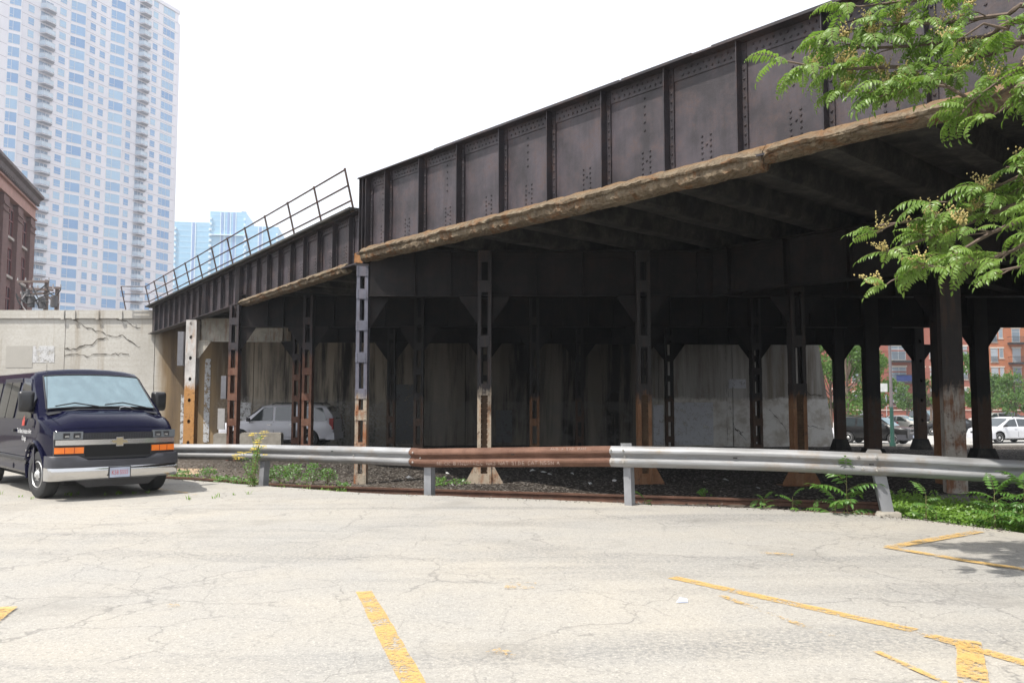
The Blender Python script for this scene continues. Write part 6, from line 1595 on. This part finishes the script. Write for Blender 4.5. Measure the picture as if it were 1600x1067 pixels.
print('tree leaves', nleaf, len(spots))

# ---- seedlings and weeds along the lot edge
wl = [leaf_mesh('leaf', 90+i, .42, 7+(i % 2), .022, .9+.25*i, ('leaf_weed', 'stem'), .13) for i in range(3)]
def sapling(X, Yb, h, n, ls, label, group=None, y=None, name='weed_sapling', lean=0, zb=-.12):
    y = y or gp(X, Yb, zb)[1]; x = (X-800)/1291*y; e = thing(name, label, 'weed', (x, y, zb-.08), group=group); rr = random.Random(int(X)); I = WM[e.name].inverted()
    m = MB(); top = V((x+lean, y, zb+h)); P = [V((x, y, zb-.1)), V((x+lean*.4, y+.02, zb+h*.5)), top]; m.tube(P, [.011, .008, .004], 5); m.build('stem', MAT['stem'], e)
    for k in range(n):
        f = .25+.75*k/max(1, n-1); p = P[0].lerp(P[2], f) if f < 1 else top; a = k*2.4+rr.uniform(-.4, .4)
        d = V((math.cos(a), math.sin(a)*.7, rr.uniform(.1, .5) if f < .9 else 1.0)); inst('leaf', rr.choice(wl), I @ Matrix.Translation(p) @ rotdir(d, rr.uniform(-.3, .3)) @ Matrix.Scale(ls*rr.uniform(.8, 1.1), 4), e)
    return e
GS = 'seedlings along the lot edge'
sapling(1318, 800, .62, 9, 1.25, 'largest feathery-leaved seedling in front of the leaning guardrail post', GS, 11.75)
sapling(1300, 803, .28, 5, 1.1, 'low seedling left of the largest one', GS, 11.65)
sapling(1234, 796, .30, 6, .62, 'small feathery seedling left of the largest one with a raised tip', GS, 12.0)
sapling(1190, 792, .26, 11, .45, 'dense dark bushy weed, leftmost of the cluster left of the leaning post', GS, 12.1)
sapling(1168, 790, .12, 4, .45, 'tiny low weed beside the dense bushy one', GS, 12.15)
sapling(1005, 784, .18, 5, .52, 'lone little fern-like seedling right of the upright guardrail post', GS, 12.75)
sapling(1440, 803, .42, 7, .62, 'arching seedling at the left end of the green strip', GS, 11.1)
sapling(1546, 806, .52, 12, .85, 'bushy seedling second from the right frame edge under the guardrail', GS, 10.6)
sapling(1592, 806, .60, 13, .9, 'bushy seedling at the right frame edge under the guardrail', GS, 10.3)
sapling(1620, 812, .55, 12, .9, 'seedling just past the right frame edge', GS, 10.1)
sapling(1268, 801, .14, 4, .5, 'low seedling between the raised-tip seedling and the largest one', GS, 11.85)
sapling(1455, 806, .2, 5, .5, 'short seedling just right of the arching one', GS, 10.95)
# small narrow-leaved weeds at the track
def tuft(m, x, y, z, h, n, rr, spread=.1, wd=.012, mat=0):
    for _ in range(n):
        a = rr.uniform(0, 6.28); o = V((x+rr.uniform(-1, 1)*spread*.4, y+rr.uniform(-1, 1)*spread*.4, z)); d = V((math.cos(a)*rr.uniform(.1, .7), math.sin(a)*rr.uniform(.1, .7), 1)).normalized(); L = h*rr.uniform(.5, 1.1); s = V((-math.sin(a), math.cos(a), 0))*wd
        mid = o+d*L*.55; tip = mid+(d+V((math.cos(a)*.6, math.sin(a)*.6, -.2))).normalized()*L*.45
        m.add([o-s*.6, o+s*.6, mid+s, mid-s, tip], [(0, 1, 2, 3), (3, 2, 4)], mat)
def bushy(m, x, y, z, h, r, n, rr, ls=.035, mat=0):
    for _ in range(n):
        a = rr.uniform(0, 6.28); q = rr.random()**.5; k = rr.random(); p = V((x+math.cos(a)*q*r*(1.1-k*.6), y+math.sin(a)*q*r*(1.1-k*.6), z+h*k)); d = V((rr.uniform(-1, 1), rr.uniform(-1, 1), rr.uniform(-.3, .7))).normalized(); s = d.orthogonal().normalized()*ls*.36; L = ls*rr.uniform(.7, 1.3)
        m.add([p, p+d*L*.45+s, p+d*L, p+d*L*.45-s], [(0, 1, 2, 3)], mat)
rr = random.Random(5)
def weed(X, Yb, h, r, n, label, y=None, zb=-.25, ls=.05, group='low weeds between the rails and the lot'):
    d = gp(X, Yb, zb); x, yy = d; m = MB()
    m2 = MB()
    for _ in range(7): a = rr.uniform(0, 6.28); m2.tube([(x, yy, zb-.05), (x+math.cos(a)*r*.6, yy+math.sin(a)*r*.6, zb+h*rr.uniform(.6, 1))], [.006, .003], 4)
    e = thing('weed', label, 'weed', (x, yy, zb), group=group); m2.build('stems', MAT['stem'], e)
    bushy(m, x, yy, zb+.02, h, r, n, rr, ls); m.build('leaves', MAT['leaf_weed'], e, fix=False)
weed(440, 748, .30, .3, 240, 'leafy green weed clump right of the first guardrail post')
weed(462, 749, .34, .3, 260, 'taller green weed clump, second to the right of the first guardrail post')
weed(492, 750, .38, .24, 240, 'tallest pointed weed clump left of the blue-grey column')
weed(515, 750, .26, .24, 180, 'small weed clump nearest the left of the blue-grey column')
weed(425, 748, .22, .2, 120, 'low weed hugging the right side of the first guardrail post')
weed(288, 748, .20, .3, 160, 'low weed patch just right of the van bumper')
weed(330, 742, .18, .3, 140, 'low weed patch under the middle of the left guardrail')
weed(353, 755, .16, .25, 120, 'low weed at the lot edge left of the yellow-flowered plant')
weed(375, 758, .18, .25, 120, 'low weed at the foot of the yellow-flowered plant')
weed(540, 765, .14, .2, 90, 'tiny weed at the foot of the blue-grey column on the lot edge')
weed(688, 757, .16, .2, 110, 'small weed behind the guardrail post under the rusty beam', zb=-.28)
weed(718, 756, .12, .3, 90, 'sparse weed left of the pale rusty column foot', zb=-.28)
weed(1095, 772, .10, .15, 60, 'faint small weed on the track bed right of the second post', zb=-.28)
# tall yellow-flowered plant in front of the guardrail
x, y = gp(398, 762, -.05); y -= .0
e = thing('flowering_weed', 'tall feathery weed with flat yellow flower heads in front of the left guardrail', 'plant', (x, y, -.1)); m = MB(); ms_ = MB(); mf = MB(); rr = random.Random(3)
for k in range(9):
    a = rr.uniform(0, 6.28); h = rr.uniform(.55, 1.12); tx, ty = x+math.cos(a)*.34*rr.uniform(.2, 1), y+math.sin(a)*.25*rr.uniform(.2, 1)
    P = [V((x+rr.uniform(-.05, .05), y+rr.uniform(-.05, .05), -.08)), V((x*.6+tx*.4, y*.6+ty*.4, h*.5)), V((tx, ty, h))]; ms_.tube(P, [.008, .006, .003], 4)
    for j in range(16):
        f = rr.uniform(.1, .9); p = P[0].lerp(P[1], f*2) if f < .5 else P[1].lerp(P[2], f*2-1); bushy(m, p.x, p.y, p.z, .05, .08, 5, rr, .03)
    for j in range(4):
        c = P[2]+V((rr.uniform(-.10, .10), rr.uniform(-.08, .08), rr.uniform(-.08, .04)))
        ms_.tube([P[2]-V((0, 0, .12)), c], .003, 3)
        for q in range(16):
            o = c+V((rr.uniform(-.05, .05), rr.uniform(-.05, .05), rr.uniform(-.006, .006))); s = .008; mf.add([o+V((s, 0, 0)), o+V((0, s, 0)), o+V((-s, 0, 0)), o+V((0, -s, 0)), o+V((0, 0, s))], [(0, 1, 4), (1, 2, 4), (2, 3, 4), (3, 0, 4)])
ms_.build('stems', MAT['stem'], e); m.build('leaves', MAT['leaf_weed'], e, fix=False); mf.build('flower_heads', MAT['yflower'], e, fix=False)
# ground cover: strip at the right, bits at the left and in the lot's cracks
m = MB(); rr = random.Random(9)
for _ in range(850):
    X = rr.uniform(1385, 1640); f = rr.random(); base = 800 + (X-1390)*.127; Yb = base - f*27
    d = gp(X, Yb, -.03); h = .06+.12*mnoise.noise(V((X*.05, f*3, 0)))**2+.10*f*rr.random()
    bushy(m, d[0], d[1]+.05, -.14+rr.uniform(0, .04), h+.10, .09, 13, rr, .045)
for _ in range(900):
    k = rr.choice((10, 11, 11, 12, 12, 12)); A, B = V(LOT_EDGE[k]), V(LOT_EDGE[k+1]); q = A.lerp(B, rr.random())+V((rr.uniform(.0, .55), rr.uniform(0, .2)))
    if 800+1291*q.x/max(q.y, .1) > 1600 or q.y < 4: bushy(m, q.x, q.y, -.2, .12+.12*rr.random(), .1, 12, rr, .045)
m.build('ground_cover', MAT['grass'], kind='stuff', fix=False)
m = MB()
for _ in range(420):
    X = rr.uniform(262, 545); Yb = 742+(X-270)*.083+rr.uniform(-3, 3.5)*(1 if rr.random() < .8 else 3)
    d = gp(X, Yb, -.2); tuft(m, d[0], d[1], -.3, rr.uniform(.06, .2), 6, rr, .12, .009)
for _ in range(150):
    X = rr.uniform(-20, 60); d = gp(X, 735+rr.uniform(-3, 3), -.1); tuft(m, d[0], d[1], -.2, rr.uniform(.1, .3), 7, rr, .2, .01)
for X, Yb in ((90, 772), (112, 771), (118, 772), (128, 770), (172, 771), (190, 770), (195, 769), (216, 769), (236, 768), (340, 776), (345, 774), (370, 771), (392, 770), (8, 770), (40, 774), (300, 778), (58, 777)):
    d = gp(X, Yb); tuft(m, d[0], d[1], 0, rr.uniform(.05, .12), 7, rr, .08, .006)
for _ in range(60):
    X = rr.uniform(560, 1380); Yb = 768+(X-560)*.034+rr.uniform(0, 2); d = gp(X, Yb, -.05); tuft(m, d[0], d[1]+.1, -.16, rr.uniform(.05, .16), 5, rr, .1, .007)
m.build('grass', MAT['grass'], kind='stuff', fix=False)
# dry twig stuck in the ground
m = MB(); a = px(1486, 783, 13.2); b = px(1492, 796, 12.6); m.tube([a, a.lerp(b, .5)+V((.01, 0, 0)), b], .008, 4); o = m.build('dry_twig', MAT['peb']); tag(o, 'thin dry twig leaning by the flat stones', 'twig')

# ---- trees beyond the viaduct
def far_tree(X, y, h, r, label, seed, trunk_h=.35, n=2600, z0=-1.15, ls=.34, group='trees beyond the viaduct', crown=None):
    x = (X-800)/1291*y; e = thing('street_tree', label, 'tree', (x, y, z0), group=group); q = random.Random(seed)
    m = MB(); m.tube([(x, y, z0), (x+.05, y, z0+h*trunk_h), (x, y, z0+h*.8)], [.15, .11, .03], 7)
    cl = []
    for k in range(16):
        a = q.uniform(0, 6.28); f = q.random(); rad = r*math.sin(math.pi*(.22+.66*f))*q.uniform(.55, 1); c = V((x+math.cos(a)*rad*.8, y+math.sin(a)*rad*.8, z0+h*(trunk_h+.05+(.93-trunk_h)*f))); cl.append((c, r*q.uniform(.28, .5)))
        m.tube([(x, y, z0+h*(trunk_h+.4*f*(1-trunk_h))), c], [.05, .015], 4)
    m.build('trunk', MAT['twig'], e); m = MB()
    for k in range(n):
        c, cr = q.choice(cl); d = V((q.gauss(0, 1), q.gauss(0, 1), q.gauss(0, .7))).normalized()*cr*q.random()**.45; p = c+d; nn = V((q.uniform(-1, 1), q.uniform(-1, 1), q.uniform(-.2, 1))).normalized(); s = nn.orthogonal().normalized(); t = nn.cross(s); L = ls*q.uniform(.5, 1.1)
        m.add([p-s*L*.5, p+t*L*.28, p+s*L*.5, p-t*L*.28], [(0, 1, 2, 3)])
    m.build('crown', MAT['leaf_dark'], e, fix=False)
far_tree(1322, 62, 8.6, 3.2, 'large bushy street tree right of the concrete wall end', 1, .22, 4200)
far_tree(1296, 66, 8.2, 2.6, 'street tree just behind the slanted end of the concrete wall', 2, .22, 3200)
far_tree(1368, 72, 6.4, 1.9, 'street tree behind the green pole', 3, .3, 2600)
far_tree(1452, 78, 5.4, 1.3, 'small light green tree left of the stout column', 4, .35, 2000)
far_tree(1517, 70, 6.6, 1.5, 'slender tree right of the stout column', 5, .3, 2200)
far_tree(1545, 92, 6.0, 1.8, 'round tree right of the rightmost dark column', 6, .3, 2200)
far_tree(1584, 88, 5.6, 2.4, 'broad round tree above the pale crossover', 7, .25, 3000)
far_tree(1640, 90, 7, 2.6, 'round tree at the right edge of view', 8, .25, 2200)
far_tree(1415, 100, 5.0, 1.6, 'little tree in front of the red brick flats', 9, .35, 1500)
m = MB(); q = random.Random(2)
e = thing('shrub', 'small green shrub at the foot of the utility poles above the wall', 'shrub', (-29, 47, 5.1))
for X in (40, 46, 52): p = px(X, 480, 47); bushy(m, p.x, p.y, 5.1, .9, .4, 160, q, .14)
m.build('leaves', MAT['leaf_weed'], e, fix=False); m = MB(); p = px(46, 480, 47); m.tube([(p.x, p.y, 5.0), (p.x, p.y, 5.8)], .03, 5); m.build('stem', MAT['stem'], e)

# ================================================================== AIR
hz = MB(); hz.box((-2700, 2700), (-420, 3200), (-2.4, 109))
hm = bpy.data.materials.new('thin_summer_haze'); hm.use_nodes = True; hn = hm.node_tree; hn.nodes.clear()
ho = hn.nodes.new('ShaderNodeOutputMaterial'); pv = hn.nodes.new('ShaderNodeVolumePrincipled')
pv.inputs['Color'].default_value = (.86, .93, 1, 1); pv.inputs['Density'].default_value = .0006; pv.inputs['Anisotropy'].default_value = .2
hn.links.new(pv.outputs[0], ho.inputs['Volume'])
hz.build('haze', hm, kind='stuff', fix=False)
